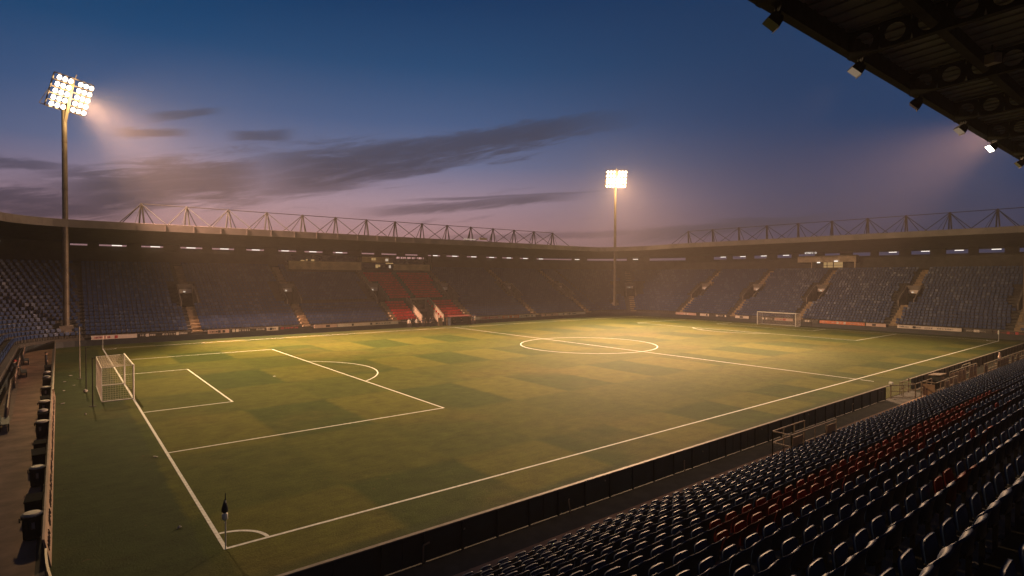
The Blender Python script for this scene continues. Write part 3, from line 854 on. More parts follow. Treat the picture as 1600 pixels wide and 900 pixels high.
# ------------------------------------------------------------------ boxes, windows and gantries under the far and end roofs
def part(mb, name, mm, par): return child(mb, name, mm, par)
m = MB(); m.box(29.2,43.4,YF+16.6,YF+17.0,ZB-.6,ZB+1.0); bx = part(m, 'executive_box', M['beige'], farst)
m = MB(); m.box(29.2,43.4,YF+18.6,YF+18.9,ZB+.2,13.4); part(m, 'glazing', M['glass'], bx)
m = MB()
for x0, x1, z0, z1 in ((32.0,32.7,11.8,12.3),(33.0,33.3,12.2,12.5),(34.0,34.6,12.0,12.5)): m.box(x0,x1,YF+18.5,YF+18.58,z0,z1)
part(m, 'lit_window', M['win_lit'], bx)
m = MB(); m.box(43.7,49.6,YF+16.9,YF+18.9,12.1,13.2); gx = part(m, 'gantry', M['beige'], farst)
m = MB(); m.box(45.7,46.1,YF+16.8,YF+16.86,12.5,13.0); m.box(46.2,46.6,YF+16.8,YF+16.86,12.5,13.0); part(m, 'lit_window', M['win_lit'], gx)
m = MB(); m.box(48.8,49.4,YF+16.8,YF+16.86,12.4,12.9); part(m, 'pale_window', M['win_pale'], gx)
m = MB(); m.box(50.6,59.2,YF+16.6,YF+16.9,ZB-.5,ZB+.75); px_ = part(m, 'parapet', M['beige'], farst)
m = MB(); m.box(43.6,60.0,YF+18.9,YF+19.1,ZB-.2,13.4); part(m, 'lounge_glazing', M['glass'], farst)
m = MB(); m.box(47.5,48.0,YF+18.7,YF+18.8,11.0,11.7); m.box(48.1,48.5,YF+18.7,YF+18.8,11.2,11.7); m.box(49.8,51.5,YF+18.7,YF+18.8,11.9,12.1); part(m, 'lit_doorway', M['win_lit'], farst)
m = MB(); m.box(50.5,50.9,YF+18.6,YF+18.7,11.0,11.6); part(m, 'pale_doorway', M['win_pale'], farst)
words(farst, (51.2,YF+16.6,13.0), (1,0,0), 6.6, .36, rnd, (0,-1,0), M['sign_lit'], 'lit_lettering')
for x in (43.5, 60.1):
    m = MB(); m.bar((x,YF+17.2,ZB-.3),(x,YF+17.2,14.6), .3); part(m, 'pillar', M['backwall'], farst)
# players' tunnel cut into the red block
m = MB()
for x in (48.0, 52.6):
    vs = []
    for dx in (-.12, .12):
        for o, z in ((.0,0),(6.2,0),(6.2,5.2),(5.2,4.9),(.1,1.9)): vs.append((x+dx, YF+o, z))
    m.add(vs, ((4,3,2,1,0),(5,6,7,8,9),(0,1,6,5),(1,2,7,6),(2,3,8,7),(3,4,9,8),(4,0,5,9)))
m.box(48.13,52.47,YF+5.9,YF+6.1,2.4,5.0); tn = part(m, 'players_tunnel', M['tunnel_wall'], farst)
m = MB(); m.box(48.9,51.8,YF+5.82,YF+5.88,2.95,4.75); part(m, 'dark_screen', M['glass'], tn)
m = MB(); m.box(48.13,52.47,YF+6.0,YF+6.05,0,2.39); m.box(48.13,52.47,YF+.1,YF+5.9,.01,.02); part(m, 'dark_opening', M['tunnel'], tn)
m = MB(); m.box(48.15,50.6,YF+4.6,YF+4.75,.02,2.0); part(m, 'inner_wall', M['concrete'], tn)
m = MB(); m.box(51.1,52.1,YF-.3,YF-.22,.0,1.5); part(m, 'gate_leaf', M['stairs'], tn); m = MB(); m.box(53.0,53.2,YF-.3,YF-.2,0,1.5); part(m, 'gate_post', M['stairs'], tn)
# end stand media box
m = MB(); m.box(XR+18.6,XR+20.2,27.4,39.4,12.7,14.1); mb_ = part(m, 'media_box', M['beige'], rightst)
m = MB(); m.box(XR+19.0,XR+19.2,30.2,34.0,11.5,12.65); part(m, 'lit_window', M['win_lit'], mb_)
m = MB(); m.box(XR+18.85,XR+18.98,31.9,32.05,11.5,12.65); m.box(XR+18.85,XR+18.98,33.2,33.3,11.5,12.65); m.box(XR+18.85,XR+18.98,30.2,34,11.95,12.02); part(m, 'mullions', M['steel'], mb_)
m = MB(); m.box(XR+18.3,XR+18.5,34.5,35.1,12.5,12.7); m.box(XR+18.3,XR+18.5,30.9,31.6,12.75,12.95); part(m, 'lamp', M['strip'], mb_)
m = MB(); m.box(XR+18.7,XR+19,27.5,27.8,ZB,12.7); m.box(XR+18.7,XR+19,36.3,36.5,ZB,12.7); part(m, 'post', M['beige'], mb_)
words(rightst, (XR+13,35.3,14.35), (0,-1,0), 2.6, .36, rnd, (-1,0,0), M['sign_white'], 'lit_lettering')

# strip lights under the stand roofs
def strip_at(fn, s, lb, off=OFF_B+2.0):
    p, n, h = fn(s)
    t = empty('strip_light', p+n*off+V((0,0,14.06+h*.6)), math.atan2(n.y, n.x)-math.pi/2); tag(t, lb, 'light', 'strip lights under the stand roofs')
    m = MB(); m.box(-.75,.75,-.1,.1,.02,.1); m.build('casing', M['galv'], t)
    m = MB(); m.box(-.68,.68,-.07,.07,-.11,.017); m.build('tube', M['strip'], t)
    m = MB()
    for x in (-.5, .5): m.bar((x,0,.1),(x,0,.4), .03)
    m.build('hanger', M['steel'], t)
for k, x in enumerate([-2.1+5.28*k for k in range(9)]):
    if x > -1.4: strip_at(far_pt, x+.0, 'small strip light under the far roof left of the red block, %s from the left' % ordinal(k))
for k, x in enumerate([62.5+5.35*k for k in range(7)]): strip_at(far_pt, x, 'small strip light under the far roof right of the red block, %s from the left' % ordinal(k+1))
for k, y in enumerate([58.6-5.3*k for k in range(4)]): strip_at(right_pt, CRy-y, 'small strip light under the end roof left of the media box, %s from the left' % ordinal(k+3))
for k, f_ in enumerate((.8,.45)): strip_at(right_pt, -AR*f_, 'small strip light under the corner roof, %s from the left' % ordinal(k+1))
for k, y in enumerate((21.2,15.7,10.4,5.0,-.4)): strip_at(right_pt, CRy-y, 'small strip light under the end roof right of the media box, %s from the left' % ordinal(k+1))
strip_at(left_pt, AL*.75, 'small strip light under the roof of the left corner')
# work lights on the far fascia
t = empty('work_light', (60.6, YF+2.1, 16.6)); tag(t, 'bright work light lying on the far roof edge below a mast', 'light')
m = MB(); m.box(-2.2,.6,-.05,.12,0,.16); m.build('tube', M['win_pale'], t); m = MB(); m.box(1.6,3.4,-.05,.1,.1,.5); m.build('plate', M['beige'], t)

# ------------------------------------------------------------------ floodlight towers
def tower(base, headc, az, label, r0, r1):
    bx_, by_, bz = base
    t = empty('floodlight_tower', base); tag(t, label, 'floodlight tower', 'floodlight towers')
    h = headc[2]-bz
    m = MB(); m.tube((0,0,0),(0,0,h-1.2), r0, r1, n=14); 
    for k in range(1, 5): zz = h*k/5; m.tube((0,0,zz),(0,0,zz+.12), r0+(r1-r0)*k/5+.03, n=14)
    m.build('pole', M['pole'], t, False)
    m = MB(); m.box(-.75,.75,-.75,.75,-.6,.35); m.lathe((0,0,0), [(.6,.35),(.6,.42)], 14); m.build('base', M['concrete'], t)
    u = V((math.cos(az), math.sin(az), 0)); n0 = V((math.sin(az), -math.cos(az), 0)); tl = R(22)
    up = V((0,0,1))*math.cos(tl)+n0*math.sin(tl); nn = n0*math.cos(tl)-V((0,0,1))*math.sin(tl)
    c = V((headc[0]-bx_, headc[1]-by_, h))
    m = MB(); Wd, Hd = 5.2, 4.3
    for k in range(6): m.bar(c+up*(Hd*(k/5-.5))-u*Wd/2-nn*.12, c+up*(Hd*(k/5-.5))+u*Wd/2-nn*.12, .1, .12)
    for f_ in (-.5,-.17,.17,.5): m.bar(c+u*(Wd*f_)-up*Hd/2-nn*.22, c+u*(Wd*f_)+up*Hd/2-nn*.22, .1, .12)
    m.bar(V((0,0,h-4.2)), c-nn*.3+up*Hd*.45, .3, .3); m.bar(V((0,0,h-1.4)), c-nn*.25-up*Hd*.4, .22, .22)
    for f_ in (-.5, .5): m.bar(c+u*(Wd*f_)-up*Hd/2-nn*.3, c+u*(Wd*f_)-up*Hd/2-nn*1.1, .06); m.bar(c+u*(Wd*f_)+up*.1-nn*.3, c+u*(Wd*f_)-up*Hd/2-nn*1.1, .05)
    m.bar(c-u*Wd/2-up*Hd/2-nn*1.1, c+u*Wd/2-up*Hd/2-nn*1.1, .06)
    m.obox(c-up*Hd/2-nn*.65, u*Wd/2, nn*.45, up*.03)
    m.bar(c-u*.1+up*Hd/2, c-u*.1+up*(Hd/2+.6), .06)
    hd = m.build('head_frame', M['pole'], t)
    for r in range(5):
        for q in range(6):
            x = (-2.15,-1.4,-.65,.65,1.4,2.15)[q]; y = Hd*(.5-(r+.5)/5)
            k = c+u*x+up*y+nn*.1
            m = MB(); m.tube(k-nn*.2, k+nn*.1, .16, .31, n=12, caps=False); m.tube(k-nn*.3, k-nn*.2, .1, .16, n=12)
            hs = m.build('lamp', M['galv'], t)
            m = MB(); vs = [k+nn*.08+(u*math.cos(a)+up*math.sin(a))*.285 for a in [2*math.pi*i/14 for i in range(14)]]
            m.add(vs+[v-nn*.02 for v in vs], [tuple(range(14)), tuple(range(27, 13, -1))]+[(i, i+14, (i+1) % 14+14, (i+1) % 14) for i in range(14)])
            m.build('lens', M['lamp_on'], hs)
    return t, V(headc), nn
T1, H1, N1 = tower((-3.5,73.6,2.2), (-2.79,73.0,32.45), R(39), 'tall floodlight tower with glowing lamp rack at left behind the near goal', .35, .28)
T2, H2, N2 = tower((103.1,73.3,2.6), (102.6,72.6,33.3), R(-38), 'distant floodlight tower with glowing lamp rack in the far corner', .35, .28)

T3, H3, N3 = tower((110.0,-1.9,2.2), (109.6,-1.4,33.6), R(-126), 'floodlight tower in the near right corner hidden behind the near roof', .35, .28)
# ------------------------------------------------------------------ left side: boards, bins, railings
bd = empty('advertising_board', (-4.6,2,0)); tag(bd, 'long leaning pinkish board along the left side of the pitch', 'board')
m = MB(); k = 0; y = 2.0
while y < 31:
    y1 = y+2.9
    m.add([(-4.50,y,.02),(-4.50,y1-.03,.02),(-4.66,y1-.03,.92),(-4.66,y,.92),(-4.56,y,.02),(-4.56,y1-.03,.02),(-4.72,y1-.03,.92),(-4.72,y,.92)],((0,1,2,3),(7,6,5,4),(3,2,6,7),(1,0,4,5),(0,3,7,4),(2,1,5,6)), 0); y = y1
child(m, 'panel', M['board_rail'], bd)
m = MB(); y = 2.4
wl = 0
while y < 30.5:
    if wl > 5 and m.v: child(m, 'lettering', M['ink'], bd); m = MB(); wl = 0; y += .5
    wl += 1; cw = random.uniform(.22,.34)
    for _ in range(2):
        a, b = random.sample([.38,.46,.54,.6], 2); z0, z1 = min(a,b), max(a,b)
        m.bar((-4.49-.16*z0/.92+.005, y+random.uniform(0,.2), z0), (-4.49-.16*z1/.92+.005, y+random.uniform(.05,.22), z1), .04, .015)
    y += cw
child(m, 'lettering', M['ink'], bd)
lb_ = empty('barrier_rail', (-4.6,52,0)); tag(lb_, 'thin rusty barrier rail along the left side past the leaning board', 'railing')
m = MB(); m.bar((-4.62,31.3,.95),(-4.62,70.6,.95), .07)
for k in range(18): m.bar((-4.62,31.5+2.3*k,0),(-4.62,31.5+2.3*k,.95), .06)
child(m, 'rail', M['rail'], lb_)
m = MB(); m.box(-4.72,-4.67,31.3,70.6,.05,.85); child(m, 'dark_panel', M['darkwall'], lb_)
# curved end of the wall in the near left corner
t = empty('barrier_hoop', (-4.3,-1.0,0)); tag(t, 'curved pale barrier hoop at the near left corner of the grass', 'railing')
m = MB(); pts = [V((-4.62+.62*(1-math.cos(a)), 1.6-2.2*math.sin(a)-2.0*(a/1.57), .75)) for a in [1.57*k/10 for k in range(11)]]
for a, b in zip(pts, pts[1:]): m.bar(a, b, .06)
for a in pts[::5]: m.bar(a, V((a.x,a.y,0)), .05)
child(m, 'rail', M['rail'], t)
m = MB()
for a, b in zip(pts, pts[1:]): m.bar(a-V((0,0,.4)), b-V((0,0,.4)), .03, .55)
child(m, 'dark_panel', M['darkwall'], t)

def wheelie(loc, sc, label, bag=True):
    t = empty('litter_bin', loc, random.uniform(-.3,.3)); t.scale = (sc,sc,sc); tag(t, label, 'bin', 'litter bins along the left side of the pitch')
    m = MB(); m.lathe((0,0,0), [(.24,0),(.27,.05),(.30,.8),(.33,.84),(.33,.9),(.28,.9)], 18); m.build('body', M['bin'], t, False)
    m = MB(); m.lathe((0,0,0), [(.335,.905),(.34,.95),(.25,1.0),(.1,1.01)], 18); m.build('lid', M['lid'], t, False)
    m = MB(); m.box(-.05,.05,-.33,-.29,.45,.7); m.build('label_plate', M['lid'], t)
    m = MB(); m.bar((-.36,0,.7),(-.36,0,.86), .04); m.bar((-.36,0,.8),(-.29,0,.8), .03); m.build('handle', M['steel'], t)
    return t
wheelie((-5.04,4.9,.004), 0.9, 'black litter bin with pale lid nearest the bottom left corner')
wheelie((-5.04,11.2,.004), 0.85, 'black litter bin with pale lid, second nearest beside the leaning board')
wheelie((-5.04,20.6,.004), .95, 'black litter bin with pale lid, third nearest beside the leaning board')
wheelie((-5.04,27.2,.004), .95, 'black litter bin, fourth nearest, beside the leaning board')
wheelie((-5.04,33.5,.004), .9, 'black litter bin, farthest, at the far end of the leaning board')
# dark kit crates stacked against the board
for k, (y, w_, h_) in enumerate(((7.6,.9,.55),(14.2,1.2,.7),(17.1,.8,.5),(23.9,1.0,.75),(30.2,1.1,.6),(37.6,1.4,.9),(41.5,1.2,.75),(45.5,1.3,.9))):
    t = empty('kit_crate', (-5.06,y,.004), random.uniform(-.06,.06)); tag(t, 'dark kit crate on the left walkway against the barrier, %s nearest' % ordinal(k+1), 'crate', 'dark crates along the left barrier')
    m = MB(); m.add([(-.22,-w_/2,0),(.22,-w_/2,0),(.22,w_/2,0),(-.22,w_/2,0),(-.24,-w_/2-.03,h_),(.24,-w_/2-.03,h_),(.24,w_/2+.03,h_),(-.24,w_/2+.03,h_)],((3,2,1,0),(0,1,5,4),(1,2,6,5),(2,3,7,6),(3,0,4,7),(4,5,6,7))); m.build('body', M['bin'], t)
    m = MB(); m.box(-.26,.26,-w_/2-.05,w_/2+.05,h_+.003,h_+.06); m.build('lid', M['black'], t)
    if k in (3, 5, 6):
        m = MB(); m.lathe((0,0,h_+.063), [(.2,0),(.26,.06),(.22,.14),(.1,.18)], 10); b_ = m.build('folded_towel', M['pale_cloth'], None, True)
        b_.location = t.location; tag(b_, 'crumpled pale towel lying on the %s nearest dark crate' % ordinal(k+1), 'towel', 'towels on the dark crates')
# banner railings in front of the left stand
for k, (a, b, lb) in enumerate((((-6.75,25.5,0),(-7.2,38.0,0),'pale banner railing at the left edge nearest the viewer'),((-7.05,40.0,0),(-7.35,55.0,0),'pale banner railing at the left edge, second from the viewer'),((-7.2,57.0,0),(-7.35,66.0,0),'pale banner railing at the left edge farthest from the viewer'))):
    a, b = V(a), V(b); t = empty('banner_railing', a); tag(t, lb, 'railing', 'banner railings at the left edge'); d = b-a
    m = MB()
    for z_ in (1.0, .12): m.bar(a+V((0,0,z_)), b+V((0,0,z_)), .06)
    for j in range(7): m.bar(a+d*j/6, a+d*j/6+V((0,0,1.0)), .05)
    fr = child(m, 'frame', M['rail'], t)
    m = MB(); m.bar(a+d*.01+V((0,0,.58)), b-d*.01+V((0,0,.58)), .02, .6); child(m, 'banner', M['board_pink'], t)
    words(t, a+d*.04+V((.02,0,.42)), d.normalized(), d.length*.9, .3, random.Random(k), (1,0,0), M['ink'], 'lettering')
for k, (x, y) in enumerate(((-6.75,46.8),(-6.9,56.2),(-6.8,24.3))):
    t = empty('bench', (x,y,.004), .05); tag(t, 'dark low bench beside the left banner railings, %s nearest' % ordinal((2,3,1)[k]), 'bench', 'benches at the left edge')
    m = MB(); m.box(-.2,.2,-1.1,1.1,.42,.47); m.build('seat', M['darkwall'], t)
    m = MB(); m.add([(-.22,-1.1,.5),(-.17,-1.1,.5),(-.17,1.1,.5),(-.22,1.1,.5),(-.32,-1.1,.9),(-.28,-1.1,.9),(-.28,1.1,.9),(-.32,1.1,.9)],((3,2,1,0),(4,5,6,7),(0,1,5,4),(1,2,6,5),(2,3,7,6),(3,0,4,7))); m.build('backrest', M['darkwall'], t)
    for s in (-.9, .9): m = MB(); m.bar((-.22,s,0),(-.22,s,.55), .06); m.bar((.16,s,0),(.16,s,.42), .06); m.bar((-.22,s,.4),(.16,s,.4), .05); m.build('leg', M['steel'], t)

# litter on the grass

for k, (x, y, kind) in enumerate(((-2.7,34.4,0),(-2.95,25.6,1),(-3.5,44.5,2),(-3.3,38.5,2),(-4.0,36.2,2),(-4.1,30.5,2),(-.55,12.6,2),(-.95,2.7,1),(-3.9,41.0,2))):
    m = MB(); rr = random.Random(k)
    if kind == 0:
        m.lathe((0,0,0), [(.03,.0),(.12,.04),(.15,.13),(.11,.22),(.03,.26)], 10)
    else:
        n = 7; pts = [V((rr.uniform(.05,.14)*math.cos(6.28*i/n)*(1.6 if kind == 2 else 1), rr.uniform(.04,.11)*math.sin(6.28*i/n), rr.uniform(.01,.05))) for i in range(n)]
        top = V((0,0,.1 if kind == 1 else .06))
        for i in range(n): m.add([pts[i], pts[(i+1) % n], top, pts[i]-V((0,0,.01)), pts[(i+1) % n]-V((0,0,.01)), top-V((0,0,.03))], ((0,1,2),(5,4,3)))
    o = m.build('paper_scrap' if kind else 'crumpled_ball', M['pale_cloth'], None, kind == 0); o.location = (x,y,.01); o.rotation_euler[2] = rr.uniform(0,3)
    tag(o, ('crumpled pink-white ball of rubbish on the grass behind the near goal', 'pale scrap of paper on the grass at left, %s nearest the viewer' % ordinal({7:1,6:2,1:3,5:4,4:5,3:6,8:7,2:8}.get(k, 1)))[kind > 0], 'litter', 'litter on the grass')

# ------------------------------------------------------------------ people
def body_mesh(name, joints, edges, mats, paint):
    me = bpy.data.meshes.new(name); me.from_pydata([j[0] for j in joints], edges, [])
    o = bpy.data.objects.new(name, me); COL.objects.link(o)
    sk = o.modifiers.new('skin', 'SKIN'); sk.use_smooth_shade = True
    for i, j in enumerate(joints):
        r = j[1] if isinstance(j[1], tuple) else (j[1], j[1])
        me.skin_vertices[0].data[i].radius = r
    me.skin_vertices[0].data[0].use_root = True
    ss = o.modifiers.new('sub', 'SUBSURF'); ss.levels = 2; ss.render_levels = 2
    dg = bpy.context.evaluated_depsgraph_get(); dg.update()
    out = bpy.data.meshes.new_from_object(o.evaluated_get(dg))
    bpy.data.objects.remove(o); out.name = name; out.materials.clear()
    for q in mats: out.materials.append(q)
    for p in out.polygons: p.material_index = paint(p.center); p.use_smooth = True
    return out
def person_joints(pose):
    if pose == 'stand':
        J = [((0,0,.96),(.16,.11)),((0,.01,1.15),(.145,.10)),((0,0,1.36),(.17,.11)),((0,0,1.47),(.07,.07)),((0,.015,1.56),(.062,.065)),((0,.03,1.65),(.085,.10)),((0,.02,1.73),(.07,.08))]
        arms = [((.21,0,1.40),.06),((.26,-.02,1.14),.045),((.24,.10,.92),.035),((.23,.14,.83),.035)]
        legs = [((.09,0,.88),(.10,.10)),((.10,.02,.50),.065),((.10,-.02,.10),.045),((.10,.12,.04),.04)]
    elif pose == 'lean':
        J = [((0,0,.94),(.16,.11)),((0,.08,1.12),(.145,.10)),((0,.18,1.30),(.17,.11)),((0,.24,1.40),(.07,.07)),((0,.28,1.47),(.062,.065)),((0,.34,1.55),(.085,.10)),((0,.36,1.63),(.07,.08))]
        arms = [((.21,.2,1.33),.06),((.25,.36,1.12),.045),((.18,.52,1.0),.035),((.16,.58,.97),.035)]
        legs = [((.09,0,.86),(.10,.10)),((.11,.04,.48),.065),((.11,-.06,.10),.045),((.11,.08,.04),.04)]
    else:
        J = [((0,0,.52),(.17,.13)),((0,-.02,.72),(.15,.11)),((0,-.01,.95),(.17,.11)),((0,0,1.06),(.07,.07)),((0,.02,1.14),(.062,.065)),((0,.05,1.22),(.085,.10)),((0,.05,1.30),(.07,.08))]
        arms = [((.21,0,.98),.06),((.26,.06,.74),.045),((.16,.28,.62),.035),((.13,.35,.60),.035)]
        legs = [((.10,.1,.50),(.10,.09)),((.12,.46,.49),.07),((.12,.44,.10),.045),((.12,.56,.04),.04)]
    E = [(0,1),(1,2),(2,3),(3,4),(4,5),(5,6)]
    for s in (-1, 1):
        b = len(J)
        for p, r in arms: J.append(((p[0]*s,p[1],p[2]), r))
        E += [(2,b),(b,b+1),(b+1,b+2),(b+2,b+3)]
        b = len(J)
        for p, r in legs: J.append(((p[0]*s,p[1],p[2]), r))
        E += [(0,b),(b,b+1),(b+1,b+2),(b+2,b+3)]
    return J, E
PM = {}
def person(loc, rz, pose, top, legs_, label, cap='hair', group=None):
    key = (pose, top, legs_)
    J, E = person_joints(pose)
    if key not in PM:
        hz = J[4][0][2]; hip = J[0][0][2]; hand = J[9][0]
        def paint(c):
            if c.z > hz-.03: return 0
            if c.z < .09: return 3
            if (V(c)-V((abs(hand[0])*(1 if c.x > 0 else -1), hand[1]+.02, hand[2]-.0))).length < .10: return 0
            if pose == 'sit': return 2 if (c.y > .13 and c.z < .6) or c.z < .5 else 1
            return 1 if c.z > hip-.06 or abs(c.x) > .2 else 2
        PM[key] = body_mesh('body', J, E, [M['skin'], M[top], M[legs_], M['black']], paint)
    t = empty('person', loc, rz); tag(t, label, 'person', group)
    link('body', PM[key], t)
    hd = V(J[5][0])
    m = MB(); m.lathe((hd.x, hd.y-.02, hd.z+.0), [(.112,.0),(.118,.05),(.10,.11),(.05,.145)], 12)
    if cap == 'redcap': m.add([(hd.x-.08,hd.y+.08,hd.z+.05),(hd.x+.08,hd.y+.08,hd.z+.05),(hd.x+.06,hd.y+.2,hd.z+.03),(hd.x-.06,hd.y+.2,hd.z+.03),(hd.x-.08,hd.y+.08,hd.z+.065),(hd.x+.08,hd.y+.08,hd.z+.065),(hd.x+.06,hd.y+.2,hd.z+.04),(hd.x-.06,hd.y+.2,hd.z+.04)],((3,2,1,0),(4,5,6,7),(0,1,5,4),(1,2,6,5),(2,3,7,6),(3,0,4,7)))
    m.build('hair' if cap == 'hair' else 'cap', M[cap], t, True)
    m = MB()
    for s in (-1, 1): m.lathe((hd.x+s*.035, hd.y+.098, hd.z-.01), [(.004,-.01),(.012,0),(.004,.01)], 8)
    m.build('eyes', M['black'], t)
    m = MB(); m.add([(hd.x-.014,hd.y+.095,hd.z-.045),(hd.x+.014,hd.y+.095,hd.z-.045),(hd.x,hd.y+.125,hd.z-.043),(hd.x,hd.y+.098,hd.z-.0)], ((0,1,2),(0,2,3),(1,3,2))); m.build('nose', M['skin'], t)
    return t
PG = 'people by the players tunnel'
crowd = [(44.3,69.6,2.6,'stand','pale_cloth','dark_cloth','standing person in pale top at the left end of the group by the tunnel'),
         (45.1,70.1,3.3,'stand','navy','dark_cloth','standing person in dark coat, second from the left by the tunnel'),
         (45.8,69.5,2.9,'stand','pale_cloth','navy','standing person in pale top and navy trousers, third by the tunnel'),
         (46.5,70.2,3.6,'stand','dark_cloth','dark_cloth','standing person in black clothes, fourth from the left by the tunnel'),
         (47.2,69.7,2.2,'lean','navy','dark_cloth','person in dark coat bending forward, fifth by the tunnel'),
         (47.9,70.1,3.1,'stand','dark_cloth','navy','standing person in black top, sixth from the left by the tunnel'),
         (48.6,69.5,3.8,'stand','navy','navy','standing person in navy at the mouth of the tunnel'),
         (49.4,70.0,2.7,'lean','dark_cloth','dark_cloth','stooping person in black at the mouth of the tunnel')]
for x, y, rz, po, a, b, lb in crowd: person((x,y,.004), rz, po, a, b, lb, group=PG)
# dugout right of the tunnel
t = empty('dugout', (55.6, YF-.9, 0)); tag(t, 'dark open dugout with red canopy edge right of the players tunnel', 'dugout')
m = MB(); m.box(-2.3,2.3,.7,.78,.0,1.55); m.box(-2.34,-2.28,-.3,.69,0,1.5); m.box(2.28,2.34,-.3,.69,0,1.5); m.build('shell', M['darkwall'], t)
m = MB(); m.add([(-2.4,-.45,1.6),(2.4,-.45,1.6),(2.4,.82,1.75),(-2.4,.82,1.75),(-2.4,-.45,1.68),(2.4,-.45,1.68),(2.4,.82,1.83),(-2.4,.82,1.83)],((3,2,1,0),(4,5,6,7),(0,1,5,4),(1,2,6,5),(2,3,7,6),(3,0,4,7))); m.build('canopy', M['canopy'], t)
m = MB(); m.box(-2.2,2.2,.2,.6,.42,.48); m.build('bench', M['black'], t)
m = MB(); m.tube((-2.38,-.4,0),(-2.38,-.4,1.6), .05); m.build('post', M['steel'], t)
m = MB(); m.tube((2.38,-.4,0),(2.38,-.4,1.6), .05); m.build('post', M['steel'], t)
for x, a, lb in ((54.4,'dark_cloth','seated person in black on the left of the dugout bench'),(56.1,'navy','seated person in navy on the middle of the dugout bench')):
    person((x, YF-.5, 0), math.pi, 'sit', a, 'dark_cloth', lb, group=PG)
person((57.9,69.4,.004), 2.7, 'stand', 'dark_cloth', 'dark_cloth', 'standing person in black just right of the dugout', group=PG)
person((58.7,69.8,.004), 3.5, 'stand', 'pale_cloth', 'dark_cloth', 'standing person in pale top beside the short white board', group=PG)
# people at the left edge
person((-7.6,45.2,.004), -1.2, 'lean', 'navy', 'navy', 'person in red cap and navy jacket leaning over the left banner railing', 'redcap')
person((-5.25,49.5,.004), -1.5, 'stand', 'navy', 'navy', 'standing person in navy by the left barrier rail beyond the crates')

# ------------------------------------------------------------------ lights
WARM = (1.0, .66, .29)
def spot(name, loc, d, power, ang, blend, rad, col=WARM):
    l = bpy.data.lights.new(name, 'SPOT'); l.energy = power; l.spot_size = R(ang); l.spot_blend = blend; l.shadow_soft_size = rad; l.color = col
    o = bpy.data.objects.new(name, l); COL.objects.link(o); o.location = loc; o.rotation_euler = V(d).to_track_quat('-Z', 'Y').to_euler(); return o
def point(name, loc, power, rad, col=WARM):
    l = bpy.data.lights.new(name, 'POINT'); l.energy = power; l.shadow_soft_size = rad; l.color = col
    o = bpy.data.objects.new(name, l); COL.objects.link(o); o.location = loc; return o
P1, P2, P3 = H1+N1*.9, H2+N2*.9, H3+N3*.9
BEAM = (1.0, .55, .35)
spot('tower_light', P1, V((36,26,0))-P1, 360000, 86, 1.0, .8)
spot('tower_beam', P1, V((27,66,8))-P1, 620000, 74, 1.0, .8, BEAM)
spot('tower_light', P2, V((62,32,0))-P2, 400000, 96, 1.0, .8)
spot('tower_beam', P2, (-.60,-.75,-.50), 640000, 58, 1.0, .8, BEAM)
spot('tower_light', P3, V((66,18,0))-P3, 90000, 72, 1.0, .8)
spot('tower_beam', P3, (-.86,.40,-.42), 900000, 42, 1.0, .8, BEAM)
for P_, pw in ((P1+N1*1.2, 8000), (P2+N2*1.2, 16000)): point('added_halo', P_, pw, .9)  # added point lights floating ahead of the racks to widen their halo
for x in (14.35, 25.1, 36.4, 41.8, 47.1, 52.4, 57.7):  # added fill spots brightening walkway and front rows, some without a fixture
    spot('walkway_fill', (x+.5,-12.9,15.2), (0,.75,-.66), 1800, 95, 1.0, .25, (1,.66,.42))
# ------------------------------------------------------------------ haze
HZ = 0.00062
hm = bpy.data.materials.new('haze'); hm.use_nodes = True; nt = hm.node_tree; nt.nodes.remove(nt.nodes['Principled BSDF'])
pv = nt.nodes.new('ShaderNodeVolumePrincipled'); pv.inputs['Color'].default_value = (1,.87,.80,1); pv.inputs['Density'].default_value = HZ; pv.inputs['Anisotropy'].default_value = -.1
nt.links.new(pv.outputs[0], nt.nodes['Material Output'].inputs['Volume'])
m = MB(); m.box(-460,560,-460,560,-1.0,44.0); hz = m.build('haze', hm); tag(hz, kind='stuff'); tag(hz, 'thin warm night haze hanging in the air of the whole stadium', 'haze')

# ------------------------------------------------------------------ world: dusk sky
w = bpy.data.worlds.new('World'); scn.world = w; w.use_nodes = True
t = NT(w.node_tree); bg = w.node_tree.nodes['Background']
tc = t.n('ShaderNodeTexCoord'); sp = t.n('ShaderNodeSeparateXYZ'); t.l(tc.outputs['Generated'], sp.inputs[0])
az = t.m('MULTIPLY', t.m('ARCTAN2', sp.outputs[0], sp.outputs[1]), 57.2958)
el = t.m('MULTIPLY', t.m('ARCSINE', sp.outputs[2]), 57.2958)
def ramp(stops, fac):
    r = t.n('ShaderNodeValToRGB'); cr = r.color_ramp
    while len(cr.elements) > 1: cr.elements.remove(cr.elements[-1])
    for k, (p, c) in enumerate(stops):
        e_ = cr.elements[0] if k == 0 else cr.elements.new(p/50)
        e_.position = p/50; e_.color = (*c, 1)
    t.l(t.m('DIVIDE', fac, 50.0, clamp=True), r.inputs[0]); return r.outputs[0]
glow = ramp([(0,(.32,.18,.17)),(4,(.50,.27,.28)),(7.5,(.41,.29,.37)),(11,(.16,.19,.34)),(15,(.062,.122,.275)),(20,(.012,.074,.200)),(26,(.002,.041,.135)),(45,(.010,.03,.08))], el)
cool = ramp([(0,(.045,.045,.08)),(4,(.036,.045,.10)),(8,(.020,.048,.128)),(14,(.007,.047,.140)),(20,(.005,.043,.130)),(26,(.003,.035,.112)),(45,(.008,.026,.07))], el)
fg = t.m('MULTIPLY', t.sstep(az, 68, 28), t.sstep(az, -35, 14))
sky = t.mix(fg, cool, glow)
